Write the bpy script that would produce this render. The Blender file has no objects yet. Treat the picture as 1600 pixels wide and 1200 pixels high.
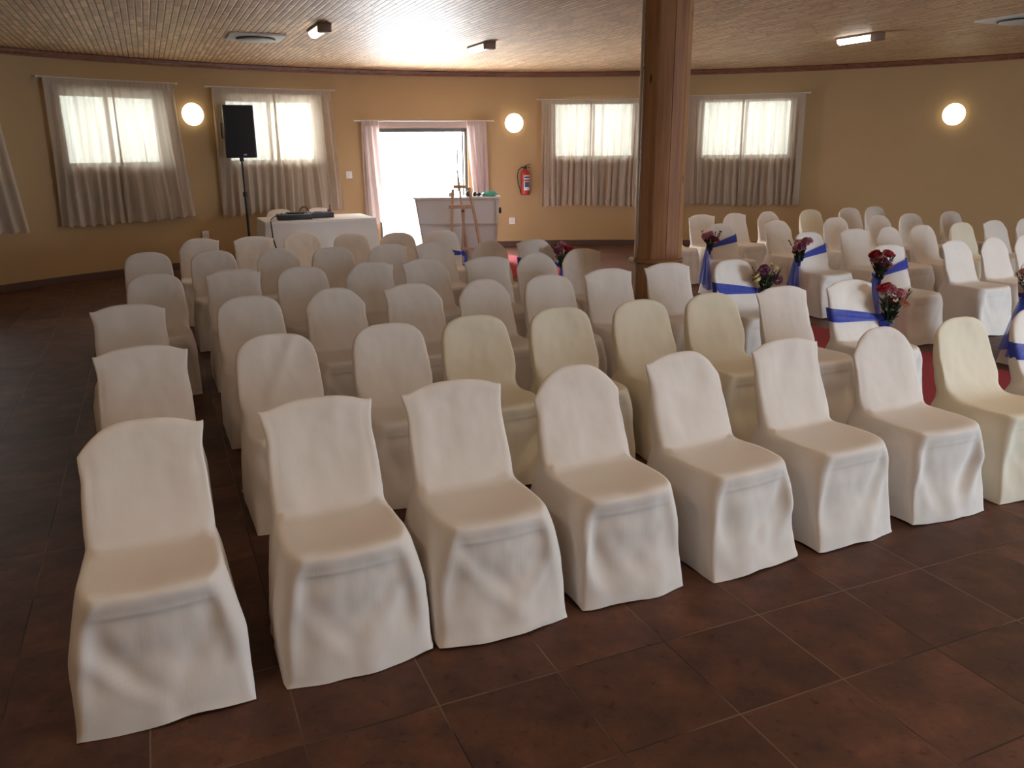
import bpy, bmesh, math, random
import numpy as np
from mathutils import Vector, Matrix, noise
PI = math.pi
C = bpy.context.scene.collection
sc = bpy.context.scene

# ------------------------------------------------------------------ camera
cam = bpy.data.cameras.new('camera'); cam.sensor_width = 36; cam.lens = 1262.0 / 1600 * 36
cam.clip_start = 0.05; cam.clip_end = 200
co = bpy.data.objects.new('camera', cam); C.objects.link(co)
P_, R_ = 0.285, -0.009
fw = Vector((0, math.cos(P_), -math.sin(P_))); up0 = Vector((0, math.sin(P_), math.cos(P_))); x0 = Vector((1, 0, 0))
cx = math.cos(R_) * x0 + math.sin(R_) * up0; cu = -math.sin(R_) * x0 + math.cos(R_) * up0
M = Matrix((cx, cu, -fw)).transposed().to_4x4(); M.translation = (0, 0, 1.7)
co.matrix_world = M
sc.camera = co

# ------------------------------------------------------------------ world, light, exposure
CCX, CCY, RR = 1.29, 5.88, 8.78          # centre and radius of the round hall
WT = 0.26                                # wall thickness
ZW, ZC = 2.84, 2.92                      # wall top, ceiling
ANG = 0.40819                            # direction of tiles, boards and chair rows
CA, SA = math.cos(ANG), math.sin(ANG)
def W2(r, b): return (r * CA - b * SA, r * SA + b * CA)
def on_wall(th, off=0.0):
    t = math.radians(th); return (CCX + (RR - off) * math.sin(t), CCY + (RR - off) * math.cos(t))

world = bpy.data.worlds.new('overcast_sky'); sc.world = world; world.use_nodes = True
bg = world.node_tree.nodes['Background']; bg.inputs[0].default_value = (0.86, 0.93, 1.0, 1); bg.inputs[1].default_value = 11.0
sc.view_settings.view_transform = 'Standard'; sc.view_settings.look = 'None'
sc.view_settings.gamma = 1; sc.view_settings.use_curve_mapping = False
sc.view_settings.exposure = 0.0

LAMP_W = 11.0                            # watts of each ceiling tube, added fill ones included
# openings of the round wall: (theta0, theta1, z0, z1, kind)
OPEN = [(-53.9, -45.0, 1.50, 2.45, 'w'), (-38.9, -29.6, 1.50, 2.45, 'w'), (-3.4, 5.7, 1.50, 2.45, 'w'), (13.0, 22.5, 1.50, 2.45, 'w'),
        (-69.5, -60.5, 1.50, 2.45, 'w'), (-23.5, -13.25, 0.0, 2.02, 'd'),
        (113.0, 129.0, 0.0, 2.3, 'd')]
DAY = {-23.5: (31.0, (0.96, 0.98, 1.0)), 113.0: (14.5, (0.58, 0.79, 1.0))}   # radiance of the bright outside seen through these openings
for (t0, t1, z0, z1, k) in OPEN:
    if t0 in DAY:                          # daylight entering by the open doors and the window at the back
        tm = (t0 + t1) / 2; x, y = on_wall(tm, -0.75 if t0 < 0 else -0.2); wd = RR * math.radians(t1 - t0) * (2.6 if t0 < 0 else 1.0)
        l = bpy.data.lights.new('daylight', 'AREA'); l.shape = 'RECTANGLE'; l.size = wd; l.size_y = (z1 - z0) * (1.25 if t0 < 0 else 1.0)
        l.color = DAY[t0][1]; l.energy = DAY[t0][0] * PI * l.size * l.size_y
        o = bpy.data.objects.new('daylight', l); C.objects.link(o)
        o.location = (x, y, z0 + l.size_y / 2); o.rotation_euler = (PI / 2, 0, PI - math.radians(tm))
        continue
    tm = (t0 + t1) / 2; x, y = on_wall(tm, -0.30)
    l = bpy.data.lights.new('sky_portal', 'AREA'); l.shape = 'RECTANGLE'; l.size = RR * math.radians(t1 - t0) + 0.1; l.size_y = z1 - z0 + 0.1
    l.cycles.is_portal = True
    o = bpy.data.objects.new('sky_portal', l); C.objects.link(o)
    o.location = (x, y, (z0 + z1) / 2); o.rotation_euler = (PI / 2, 0, PI - math.radians(tm))

# ------------------------------------------------------------------ materials
MATS = {}
def lin(r, g, b): return tuple(((c / 255) / 12.92 if c / 255 <= 0.04045 else ((c / 255 + 0.055) / 1.055) ** 2.4) for c in (r, g, b)) + (1,)
def mat(name, col=(0.8, 0.8, 0.8), rough=0.6, metal=0.0, var=0.0, vscale=8.0, bump=0.0, bscale=60.0, emit=None, estr=0.0, trans=0.0, alpha=1.0, sheen=0.0, spec=0.5):
    if name in MATS: return MATS[name]
    m = bpy.data.materials.new(name); m.use_nodes = True; nt = m.node_tree; n = nt.nodes; L = nt.links
    b = n['Principled BSDF']; col = tuple(col)[:3] + (1,)
    b.inputs['Base Color'].default_value = col; b.inputs['Roughness'].default_value = rough; b.inputs['Metallic'].default_value = metal
    b.inputs['Specular IOR Level'].default_value = spec
    b.inputs['Sheen Weight'].default_value = sheen
    b.inputs['Alpha'].default_value = alpha
    tc = n.new('ShaderNodeTexCoord')
    nz = n.new('ShaderNodeTexNoise'); nz.inputs['Scale'].default_value = vscale; nz.inputs['Detail'].default_value = 4
    L.new(tc.outputs['Object'], nz.inputs['Vector'])
    mx = n.new('ShaderNodeMix'); mx.data_type = 'RGBA'; mx.blend_type = 'MULTIPLY'; mx.inputs[0].default_value = 1.0
    rg = n.new('ShaderNodeMapRange'); rg.inputs['To Min'].default_value = 1 - var; rg.inputs['To Max'].default_value = 1 + var
    L.new(nz.outputs['Fac'], rg.inputs['Value'])
    mx.inputs['A'].default_value = col; L.new(rg.outputs['Result'], mx.inputs['B']); L.new(mx.outputs['Result'], b.inputs['Base Color'])
    if bump:
        nb = n.new('ShaderNodeTexNoise'); nb.inputs['Scale'].default_value = bscale; nb.inputs['Detail'].default_value = 3
        L.new(tc.outputs['Object'], nb.inputs['Vector'])
        bp = n.new('ShaderNodeBump'); bp.inputs['Strength'].default_value = bump; bp.inputs['Distance'].default_value = 0.01
        L.new(nb.outputs['Fac'], bp.inputs['Height']); L.new(bp.outputs['Normal'], b.inputs['Normal'])
    if emit:
        b.inputs['Emission Color'].default_value = tuple(emit)[:3] + (1,); b.inputs['Emission Strength'].default_value = estr
    if trans:
        tr = n.new('ShaderNodeBsdfTranslucent'); L.new(mx.outputs['Result'], tr.inputs['Color'])
        ms = n.new('ShaderNodeMixShader'); ms.inputs[0].default_value = trans
        L.new(b.outputs[0], ms.inputs[1]); L.new(tr.outputs[0], ms.inputs[2]); L.new(ms.outputs[0], n['Material Output'].inputs['Surface'])
    MATS[name] = m; return m

def nodes_of(name):
    m = bpy.data.materials.new(name); m.use_nodes = True; MATS[name] = m
    return m, m.node_tree.nodes, m.node_tree.links, m.node_tree.nodes['Principled BSDF']
def math_node(n, L, op, a, b=None, c=None):
    k = n.new('ShaderNodeMath'); k.operation = op
    for i, v in enumerate((a, b, c)):
        if v is None: continue
        if isinstance(v, (int, float)): k.inputs[i].default_value = v
        else: L.new(v, k.inputs[i])
    return k.outputs[0]
def ramp(n, L, fac, stops):
    r = n.new('ShaderNodeValToRGB'); e = r.color_ramp.elements
    while len(e) < len(stops): e.new(0.5)
    for k, (p, c) in enumerate(stops): e[k].position = p; e[k].color = tuple(c)[:3] + (1,)
    L.new(fac, r.inputs[0]); return r.outputs[0]

def rotated_coords(n, L, ox=0.0, oy=0.0):
    tc = n.new('ShaderNodeTexCoord'); sx = n.new('ShaderNodeSeparateXYZ'); L.new(tc.outputs['Object'], sx.inputs[0])
    x = math_node(n, L, 'SUBTRACT', sx.outputs['X'], ox); y = math_node(n, L, 'SUBTRACT', sx.outputs['Y'], oy)
    u = math_node(n, L, 'ADD', math_node(n, L, 'MULTIPLY', x, CA), math_node(n, L, 'MULTIPLY', y, SA))
    v = math_node(n, L, 'SUBTRACT', math_node(n, L, 'MULTIPLY', y, CA), math_node(n, L, 'MULTIPLY', x, SA))
    return tc, u, v

def floor_material():
    m, n, L, b = nodes_of('brown_floor_tiles'); T = 0.42188
    tc, u, v = rotated_coords(n, L, 0.1479, 2.3428)
    u = math_node(n, L, 'DIVIDE', u, T); v = math_node(n, L, 'DIVIDE', v, T)
    fu = math_node(n, L, 'FRACT', u); fv = math_node(n, L, 'FRACT', v)
    du = math_node(n, L, 'MINIMUM', fu, math_node(n, L, 'SUBTRACT', 1.0, fu)); dv = math_node(n, L, 'MINIMUM', fv, math_node(n, L, 'SUBTRACT', 1.0, fv))
    d = math_node(n, L, 'MINIMUM', du, dv)
    gr = n.new('ShaderNodeMapRange'); gr.inputs['From Min'].default_value = 0.0035; gr.inputs['From Max'].default_value = 0.008
    gr.inputs['To Min'].default_value = 1; gr.inputs['To Max'].default_value = 0; L.new(d, gr.inputs['Value'])
    cid = n.new('ShaderNodeCombineXYZ'); L.new(math_node(n, L, 'FLOOR', u), cid.inputs[0]); L.new(math_node(n, L, 'FLOOR', v), cid.inputs[1])
    wn = n.new('ShaderNodeTexWhiteNoise'); L.new(cid.outputs[0], wn.inputs['Vector'])
    off = n.new('ShaderNodeVectorMath'); off.operation = 'MULTIPLY_ADD'; L.new(wn.outputs['Color'], off.inputs[0]); off.inputs[1].default_value = (9, 9, 9); L.new(tc.outputs['Object'], off.inputs[2])
    n1 = n.new('ShaderNodeTexNoise'); n1.inputs['Scale'].default_value = 5; n1.inputs['Detail'].default_value = 8; n1.inputs['Roughness'].default_value = 0.65; L.new(off.outputs[0], n1.inputs['Vector'])
    n2 = n.new('ShaderNodeTexNoise'); n2.inputs['Scale'].default_value = 26; n2.inputs['Detail'].default_value = 6; n2.inputs['Roughness'].default_value = 0.7; L.new(off.outputs[0], n2.inputs['Vector'])
    c1 = ramp(n, L, n1.outputs['Fac'], [(0.30, (0.062, 0.032, 0.024)), (0.5, (0.104, 0.047, 0.031)), (0.68, (0.158, 0.070, 0.042))])
    c2 = ramp(n, L, n2.outputs['Fac'], [(0.30, (0.55, 0.5, 0.5)), (0.42, (1, 1, 1)), (0.75, (1.12, 1.1, 1.08))])
    mx = n.new('ShaderNodeMix'); mx.data_type = 'RGBA'; mx.blend_type = 'MULTIPLY'; mx.inputs[0].default_value = 1; L.new(c1, mx.inputs['A']); L.new(c2, mx.inputs['B'])
    tv = n.new('ShaderNodeMix'); tv.data_type = 'RGBA'; tv.blend_type = 'MULTIPLY'; tv.inputs[0].default_value = 1; L.new(mx.outputs['Result'], tv.inputs['A'])
    mr = n.new('ShaderNodeMapRange'); mr.inputs['To Min'].default_value = 0.8; mr.inputs['To Max'].default_value = 1.15; L.new(wn.outputs['Value'], mr.inputs['Value']); L.new(mr.outputs[0], tv.inputs['B'])
    # grout: a thin light line with a dark gap in places
    g2 = n.new('ShaderNodeTexNoise'); g2.inputs['Scale'].default_value = 1.6; L.new(tc.outputs['Object'], g2.inputs['Vector'])
    gc = ramp(n, L, g2.outputs['Fac'], [(0.44, (0.035, 0.02, 0.015)), (0.56, (0.19, 0.12, 0.08))])
    fm = n.new('ShaderNodeMix'); fm.data_type = 'RGBA'; L.new(gr.outputs[0], fm.inputs[0]); L.new(tv.outputs['Result'], fm.inputs['A']); L.new(gc, fm.inputs['B'])
    L.new(fm.outputs['Result'], b.inputs['Base Color'])
    rr = n.new('ShaderNodeMapRange'); rr.inputs['To Min'].default_value = 0.42; rr.inputs['To Max'].default_value = 0.62; L.new(n2.outputs['Fac'], rr.inputs['Value'])
    L.new(rr.outputs[0], b.inputs['Roughness']); b.inputs['Specular IOR Level'].default_value = 0.22
    h = math_node(n, L, 'SUBTRACT', math_node(n, L, 'MULTIPLY', n2.outputs['Fac'], 0.25), gr.outputs[0])
    bp = n.new('ShaderNodeBump'); bp.inputs['Strength'].default_value = 0.35; bp.inputs['Distance'].default_value = 0.004; L.new(h, bp.inputs['Height']); L.new(bp.outputs[0], b.inputs['Normal'])
    return m

def ceiling_material():
    m, n, L, b = nodes_of('varnished_pine_ceiling_boards'); Wd = 0.062
    tc, u, v = rotated_coords(n, L)
    uu = math_node(n, L, 'DIVIDE', u, Wd); iu = math_node(n, L, 'FLOOR', uu); fu = math_node(n, L, 'FRACT', uu)
    w1 = n.new('ShaderNodeTexWhiteNoise'); w1.noise_dimensions = '1D'; L.new(iu, w1.inputs['W'])
    vv = math_node(n, L, 'DIVIDE', math_node(n, L, 'ADD', v, math_node(n, L, 'MULTIPLY', w1.outputs['Value'], 7.0)), 0.36)
    iv = math_node(n, L, 'FLOOR', vv); fv = math_node(n, L, 'FRACT', vv)
    cid = n.new('ShaderNodeCombineXYZ'); L.new(iu, cid.inputs[0]); L.new(iv, cid.inputs[1])
    w2 = n.new('ShaderNodeTexWhiteNoise'); L.new(cid.outputs[0], w2.inputs['Vector'])
    du = math_node(n, L, 'MINIMUM', fu, math_node(n, L, 'SUBTRACT', 1.0, fu))
    g1 = n.new('ShaderNodeMapRange'); g1.inputs['From Min'].default_value = 0.05; g1.inputs['From Max'].default_value = 0.14; g1.inputs['To Min'].default_value = 1; g1.inputs['To Max'].default_value = 0; L.new(du, g1.inputs['Value'])
    g2 = n.new('ShaderNodeMapRange'); g2.inputs['From Min'].default_value = 0.02; g2.inputs['From Max'].default_value = 0.045; g2.inputs['To Min'].default_value = 1; g2.inputs['To Max'].default_value = 0; L.new(fv, g2.inputs['Value'])
    pick = math_node(n, L, 'GREATER_THAN', w2.outputs['Value'], 0.25)
    g = math_node(n, L, 'MAXIMUM', g1.outputs[0], math_node(n, L, 'MULTIPLY', g2.outputs[0], pick))
    # grain and knots, stretched along the board
    cv = n.new('ShaderNodeCombineXYZ'); L.new(math_node(n, L, 'MULTIPLY', u, 28.0), cv.inputs[0]); L.new(math_node(n, L, 'MULTIPLY', v, 2.2), cv.inputs[1]); L.new(math_node(n, L, 'MULTIPLY', w2.outputs['Value'], 30.0), cv.inputs[2])
    n1 = n.new('ShaderNodeTexNoise'); n1.inputs['Scale'].default_value = 1; n1.inputs['Detail'].default_value = 4; L.new(cv.outputs[0], n1.inputs['Vector'])
    cg = ramp(n, L, n1.outputs['Fac'], [(0.3, (0.62, 0.40, 0.22)), (0.6, (0.78, 0.55, 0.33)), (0.8, (0.86, 0.65, 0.43))])
    kv = n.new('ShaderNodeCombineXYZ'); L.new(math_node(n, L, 'MULTIPLY', u, 9.0), kv.inputs[0]); L.new(math_node(n, L, 'MULTIPLY', v, 3.2), kv.inputs[1])
    vo = n.new('ShaderNodeTexVoronoi'); vo.inputs['Scale'].default_value = 1.0; L.new(kv.outputs[0], vo.inputs['Vector'])
    kn = n.new('ShaderNodeMapRange'); kn.inputs['From Min'].default_value = 0.06; kn.inputs['From Max'].default_value = 0.14; kn.inputs['To Min'].default_value = 1; kn.inputs['To Max'].default_value = 0; L.new(vo.outputs['Distance'], kn.inputs['Value'])
    kmask = math_node(n, L, 'MULTIPLY', kn.outputs[0], 0.8)
    m1 = n.new('ShaderNodeMix'); m1.data_type = 'RGBA'; m1.blend_type = 'MULTIPLY'; m1.inputs[0].default_value = 1; L.new(cg, m1.inputs['A'])
    pr = n.new('ShaderNodeMapRange'); pr.inputs['To Min'].default_value = 0.80; pr.inputs['To Max'].default_value = 1.15; L.new(w2.outputs['Value'], pr.inputs['Value']); L.new(pr.outputs[0], m1.inputs['B'])
    m2 = n.new('ShaderNodeMix'); m2.data_type = 'RGBA'; L.new(kmask, m2.inputs[0]); L.new(m1.outputs['Result'], m2.inputs['A']); m2.inputs['B'].default_value = (0.10, 0.04, 0.02, 1)
    m3 = n.new('ShaderNodeMix'); m3.data_type = 'RGBA'; L.new(math_node(n, L, 'MULTIPLY', g, 0.85), m3.inputs[0]); L.new(m2.outputs['Result'], m3.inputs['A']); m3.inputs['B'].default_value = (0.20, 0.10, 0.055, 1)
    L.new(m3.outputs['Result'], b.inputs['Base Color']); b.inputs['Roughness'].default_value = 0.54; b.inputs['Specular IOR Level'].default_value = 0.48
    bp = n.new('ShaderNodeBump'); bp.inputs['Strength'].default_value = 0.6; bp.inputs['Distance'].default_value = 0.012; bp.invert = True; L.new(g, bp.inputs['Height']); L.new(bp.outputs[0], b.inputs['Normal'])
    return m

def wood_material(name, c_dark, c_light, along='Z', rough=0.4, scale=1.0, knots=True):
    m, n, L, b = nodes_of(name)
    tc = n.new('ShaderNodeTexCoord'); mp = n.new('ShaderNodeMapping'); L.new(tc.outputs['Object'], mp.inputs['Vector'])
    s = {'X': (1.2, 22, 22), 'Y': (22, 1.2, 22), 'Z': (22, 22, 1.2)}[along]; mp.inputs['Scale'].default_value = tuple(k * scale for k in s)
    n1 = n.new('ShaderNodeTexNoise'); n1.inputs['Scale'].default_value = 1; n1.inputs['Detail'].default_value = 5; n1.inputs['Distortion'].default_value = 0.6; L.new(mp.outputs[0], n1.inputs['Vector'])
    c = ramp(n, L, n1.outputs['Fac'], [(0.3, c_dark), (0.7, c_light)])
    if knots:
        mp2 = n.new('ShaderNodeMapping'); L.new(tc.outputs['Object'], mp2.inputs['Vector']); mp2.inputs['Scale'].default_value = tuple((2.2 if k < 5 else 7) for k in s)
        vo = n.new('ShaderNodeTexVoronoi'); vo.inputs['Scale'].default_value = 1; L.new(mp2.outputs[0], vo.inputs['Vector'])
        kn = n.new('ShaderNodeMapRange'); kn.inputs['From Min'].default_value = 0.05; kn.inputs['From Max'].default_value = 0.11; kn.inputs['To Min'].default_value = 1; kn.inputs['To Max'].default_value = 0; L.new(vo.outputs['Distance'], kn.inputs['Value'])
        mx = n.new('ShaderNodeMix'); mx.data_type = 'RGBA'; L.new(kn.outputs[0], mx.inputs[0]); L.new(c, mx.inputs['A']); mx.inputs['B'].default_value = tuple(k * 0.2 for k in c_dark[:3]) + (1,); c = mx.outputs['Result']
    L.new(c, b.inputs['Base Color']); b.inputs['Roughness'].default_value = rough
    return m

def cloth_material(name, col, trans=0.0, weave=900, warm=None):
    m, n, L, b = nodes_of(name)
    tc = n.new('ShaderNodeTexCoord'); nz = n.new('ShaderNodeTexNoise'); nz.inputs['Scale'].default_value = 5; nz.inputs['Detail'].default_value = 3; L.new(tc.outputs['Object'], nz.inputs['Vector'])
    c = ramp(n, L, nz.outputs['Fac'], [(0.3, tuple(k * 0.955 for k in col)), (0.7, col)])
    L.new(c, b.inputs['Base Color']); b.inputs['Roughness'].default_value = 0.85; b.inputs['Specular IOR Level'].default_value = 0.15
    mp = n.new('ShaderNodeMapping'); mp.inputs['Scale'].default_value = (60, 60, 7); L.new(tc.outputs['Object'], mp.inputs['Vector'])
    w = n.new('ShaderNodeTexNoise'); w.inputs['Scale'].default_value = 1.0; w.inputs['Detail'].default_value = 3; L.new(mp.outputs[0], w.inputs['Vector'])
    bp = n.new('ShaderNodeBump'); bp.inputs['Strength'].default_value = 0.12; bp.inputs['Distance'].default_value = 0.004; L.new(w.outputs['Fac'], bp.inputs['Height']); L.new(bp.outputs[0], b.inputs['Normal'])
    if trans:
        tr = n.new('ShaderNodeBsdfTranslucent'); L.new(c, tr.inputs['Color'])
        ms = n.new('ShaderNodeMixShader'); ms.inputs[0].default_value = trans
        L.new(b.outputs[0], ms.inputs[1]); L.new(tr.outputs[0], ms.inputs[2]); L.new(ms.outputs[0], n['Material Output'].inputs['Surface'])
    return m

def sheer_curtain(name, col, transl, see):
    m = cloth_material(name, col, transl); n = m.node_tree.nodes; L = m.node_tree.links
    out = n['Material Output']; src = out.inputs['Surface'].links[0].from_socket
    tr = n.new('ShaderNodeBsdfTransparent'); tr.inputs[0].default_value = (1.0, 0.95, 0.80, 1)
    tc = n.new('ShaderNodeTexCoord'); mp = n.new('ShaderNodeMapping'); mp.inputs['Scale'].default_value = (16, 16, 0.8); L.new(tc.outputs['Object'], mp.inputs['Vector'])
    nz = n.new('ShaderNodeTexNoise'); nz.inputs['Scale'].default_value = 1; nz.inputs['Detail'].default_value = 2; L.new(mp.outputs[0], nz.inputs['Vector'])
    rg = n.new('ShaderNodeMapRange'); rg.inputs['To Min'].default_value = see * 0.15; rg.inputs['To Max'].default_value = see * 1.85; L.new(nz.outputs['Fac'], rg.inputs['Value'])
    ms = n.new('ShaderNodeMixShader'); L.new(rg.outputs[0], ms.inputs[0]); L.new(src, ms.inputs[1]); L.new(tr.outputs[0], ms.inputs[2]); L.new(ms.outputs[0], out.inputs['Surface']); return m

def glass_material():
    m, n, L, b = nodes_of('clear_window_glass')
    tr = n.new('ShaderNodeBsdfTransparent'); tr.inputs[0].default_value = (0.93, 0.96, 0.95, 1)
    gl = n.new('ShaderNodeBsdfGlossy'); gl.inputs['Roughness'].default_value = 0.02
    fr = n.new('ShaderNodeFresnel'); fr.inputs[0].default_value = 1.45
    ms = n.new('ShaderNodeMixShader'); L.new(fr.outputs[0], ms.inputs[0]); L.new(tr.outputs[0], ms.inputs[1]); L.new(gl.outputs[0], ms.inputs[2])
    L.new(ms.outputs[0], n['Material Output'].inputs['Surface']); return m

def sheer_material(name, col, dens):
    m, n, L, b = nodes_of(name)
    b.inputs['Base Color'].default_value = col; b.inputs['Roughness'].default_value = 0.5; b.inputs['Sheen Weight'].default_value = 0.3
    tl = n.new('ShaderNodeBsdfTranslucent'); tl.inputs[0].default_value = col
    m1 = n.new('ShaderNodeMixShader'); m1.inputs[0].default_value = 0.4; L.new(b.outputs[0], m1.inputs[1]); L.new(tl.outputs[0], m1.inputs[2])
    tr = n.new('ShaderNodeBsdfTransparent')
    tc = n.new('ShaderNodeTexCoord'); mp = n.new('ShaderNodeMapping'); mp.inputs['Scale'].default_value = (40, 40, 6); L.new(tc.outputs['Object'], mp.inputs['Vector'])
    nz = n.new('ShaderNodeTexNoise'); nz.inputs['Scale'].default_value = 1; L.new(mp.outputs[0], nz.inputs['Vector'])
    rg = n.new('ShaderNodeMapRange'); rg.inputs['To Min'].default_value = dens - 0.3; rg.inputs['To Max'].default_value = dens + 0.3; L.new(nz.outputs['Fac'], rg.inputs['Value'])
    m2 = n.new('ShaderNodeMixShader'); L.new(rg.outputs[0], m2.inputs[0]); L.new(tr.outputs[0], m2.inputs[1]); L.new(m1.outputs[0], m2.inputs[2])
    L.new(m2.outputs[0], n['Material Output'].inputs['Surface']); return m

M_floor = floor_material(); M_ceil = ceiling_material()
M_wall = mat('warm_tan_plaster', (0.48, 0.325, 0.17), 0.75, var=0.05, vscale=1.5, bump=0.12, bscale=90, spec=0.25)
M_skirt = mat('dark_brown_skirting_tile', (0.09, 0.045, 0.035), 0.45, var=0.2, vscale=9)
M_cornice = wood_material('dark_stained_cornice_wood', (0.16, 0.055, 0.03), (0.27, 0.11, 0.06), 'X', 0.4)
M_col = [wood_material('varnished_pine_plank_%s' % k, d, l, 'Z', 0.68) for k, d, l in
         (('honey', (0.27, 0.115, 0.045), (0.42, 0.205, 0.09)), ('reddish', (0.22, 0.08, 0.032), (0.35, 0.15, 0.06)), ('golden', (0.33, 0.16, 0.07), (0.48, 0.26, 0.125)))]
M_joint = mat('dark_wood_joint', (0.05, 0.02, 0.01), 0.7)
M_rail = wood_material('ring_moulding_wood', (0.24, 0.11, 0.04), (0.42, 0.22, 0.09), 'X', 0.35)
M_conduit = mat('cream_plastic_conduit', (0.72, 0.66, 0.52), 0.4)
M_white = cloth_material('white_chair_cloth', (0.80, 0.73, 0.67))
M_cream = cloth_material('cream_chair_cloth', (0.79, 0.71, 0.56))
M_table = cloth_material('white_table_cloth', (0.82, 0.80, 0.80))
M_curt = sheer_curtain('beige_curtain_cloth', (0.68, 0.58, 0.48), 0.32, 0.062)
M_dcurt = cloth_material('mauve_beige_door_curtain_cloth', (0.62, 0.50, 0.47), 0.22)
M_glass = glass_material()
M_frame = mat('dark_steel_frame', (0.09, 0.085, 0.08), 0.4, 0.3)
M_winframe = mat('window_timber_frame', (0.30, 0.17, 0.09), 0.5)
M_black = mat('black_plastic', (0.012, 0.013, 0.018), 0.45, var=0.1)
M_grille = mat('black_speaker_grille', (0.010, 0.012, 0.020), 0.6, bump=0.5, bscale=400)
M_silver = mat('brushed_metal', (0.55, 0.55, 0.56), 0.35, 0.9)
M_lamp = mat('opal_lamp_glass', (0.9, 0.87, 0.75), 0.3, emit=(1.0, 0.86, 0.55), estr=5.0)
M_tube = mat('lit_tube_diffuser', (0.9, 0.9, 0.9), 0.3, emit=(1.0, 0.95, 0.86), estr=9.0)
M_hood = mat('brown_light_hood', (0.20, 0.11, 0.06), 0.5)
M_acw = mat('off_white_vent_plastic', (0.62, 0.62, 0.58), 0.5)
M_plate = mat('white_switch_plastic', (0.78, 0.74, 0.70), 0.4)
M_red = mat('fire_red_paint', (0.42, 0.02, 0.018), 0.3)
M_darkrub = mat('black_rubber', (0.02, 0.012, 0.012), 0.6)
M_label = mat('white_paper_label', (0.72, 0.72, 0.74), 0.6)
M_lblue = mat('dark_blue_print', (0.05, 0.09, 0.20), 0.6)
M_panel = mat('pale_grey_board', (0.62, 0.61, 0.66), 0.45, var=0.03)
M_trimw = mat('pale_timber_trim', (0.55, 0.44, 0.38), 0.5)
M_easel = wood_material('pale_beech_easel_wood', (0.42, 0.25, 0.17), (0.55, 0.36, 0.26), 'Z', 0.5, knots=False)
M_carpet = mat('red_carpet_pile', (0.33, 0.022, 0.028), 0.95, var=0.2, vscale=40, bump=0.6, bscale=300)
M_blue = sheer_material('royal_blue_organza', (0.02, 0.055, 0.52, 1), 0.85)
M_bluet = sheer_material('thin_royal_blue_organza', (0.035, 0.11, 0.72, 1), 0.68)
M_leaf = mat('dark_green_leaves', (0.018, 0.040, 0.014), 0.5, var=0.4, vscale=60)
M_stem = mat('dark_green_stems', (0.035, 0.06, 0.02), 0.5)
M_fl = {'red': mat('deep_red_petals', (0.42, 0.015, 0.03), 0.6, var=0.35, vscale=50), 'pink': mat('dusty_pink_petals', (0.58, 0.24, 0.30), 0.6, var=0.3, vscale=60),
        'yellow': mat('pale_yellow_petals', (0.70, 0.58, 0.30), 0.6, var=0.15, vscale=60), 'purple': mat('plum_petals', (0.26, 0.07, 0.15), 0.6, var=0.3, vscale=60),
        'white': mat('white_filler_blossom', (0.7, 0.7, 0.68), 0.6), 'peach': mat('peach_petals', (0.62, 0.30, 0.20), 0.6, var=0.2, vscale=60)}
M_seat = mat('white_moulded_plastic', (0.75, 0.73, 0.68), 0.4)
M_teal = mat('teal_plastic', (0.08, 0.42, 0.33), 0.5)
M_ground = mat('pale_paving_outside', (0.55, 0.54, 0.5), 0.9, var=0.1)

# ------------------------------------------------------------------ object helpers
def link(name, me, parent=None, loc=None, rotz=None):
    o = bpy.data.objects.new(name, me); C.objects.link(o)
    if parent is not None: o.parent = parent
    if loc is not None: o.location = loc
    if rotz is not None: o.rotation_euler = (0, 0, rotz)
    return o
def smooth(me, on=True):
    me.polygons.foreach_set('use_smooth', [on] * len(me.polygons)); me.update()
def obj(name, bm, m, parent=None, sm=True, loc=None, rotz=None, angle=None):
    me = bpy.data.meshes.new(name); bm.normal_update(); bm.to_mesh(me); bm.free()
    me.materials.append(m) if not isinstance(m, (list, tuple)) else [me.materials.append(k) for k in m]
    smooth(me, sm)
    if sm: me.set_sharp_from_angle(angle=math.radians(angle if angle else 40))
    return link(name, me, parent, loc, rotz)
def tag(o, label=None, cat=None, group=None, kind=None):
    if label: o['label'] = label
    if cat: o['category'] = cat
    if group: o['group'] = group
    if kind: o['kind'] = kind
    return o
def thing(name, label, cat, loc=(0, 0, 0), rotz=0, group=None):
    return tag(link(name, None, None, loc, rotz), label, cat, group)
def struct(o): o['kind'] = 'structure'; return o
def box(bm, c, s, rot=None, bev=0.0, mi=0):
    g = bmesh.ops.create_cube(bm, size=1.0); vs = g['verts']
    for v in vs: v.co = Vector((v.co.x * s[0], v.co.y * s[1], v.co.z * s[2]))
    if bev:
        es = list({e for v in vs for e in v.link_edges})
        r = bmesh.ops.bevel(bm, geom=es, offset=bev, segments=2, affect='EDGES', profile=0.6)
        vs = list({v for f in r['faces'] for v in f.verts} | {v for v in vs if v.is_valid})
    for v in vs:
        p = v.co
        if rot is not None: p = rot @ p
        v.co = p + Vector(c)
    for f in {f for v in vs for f in v.link_faces}: f.material_index = mi
    return vs
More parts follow.
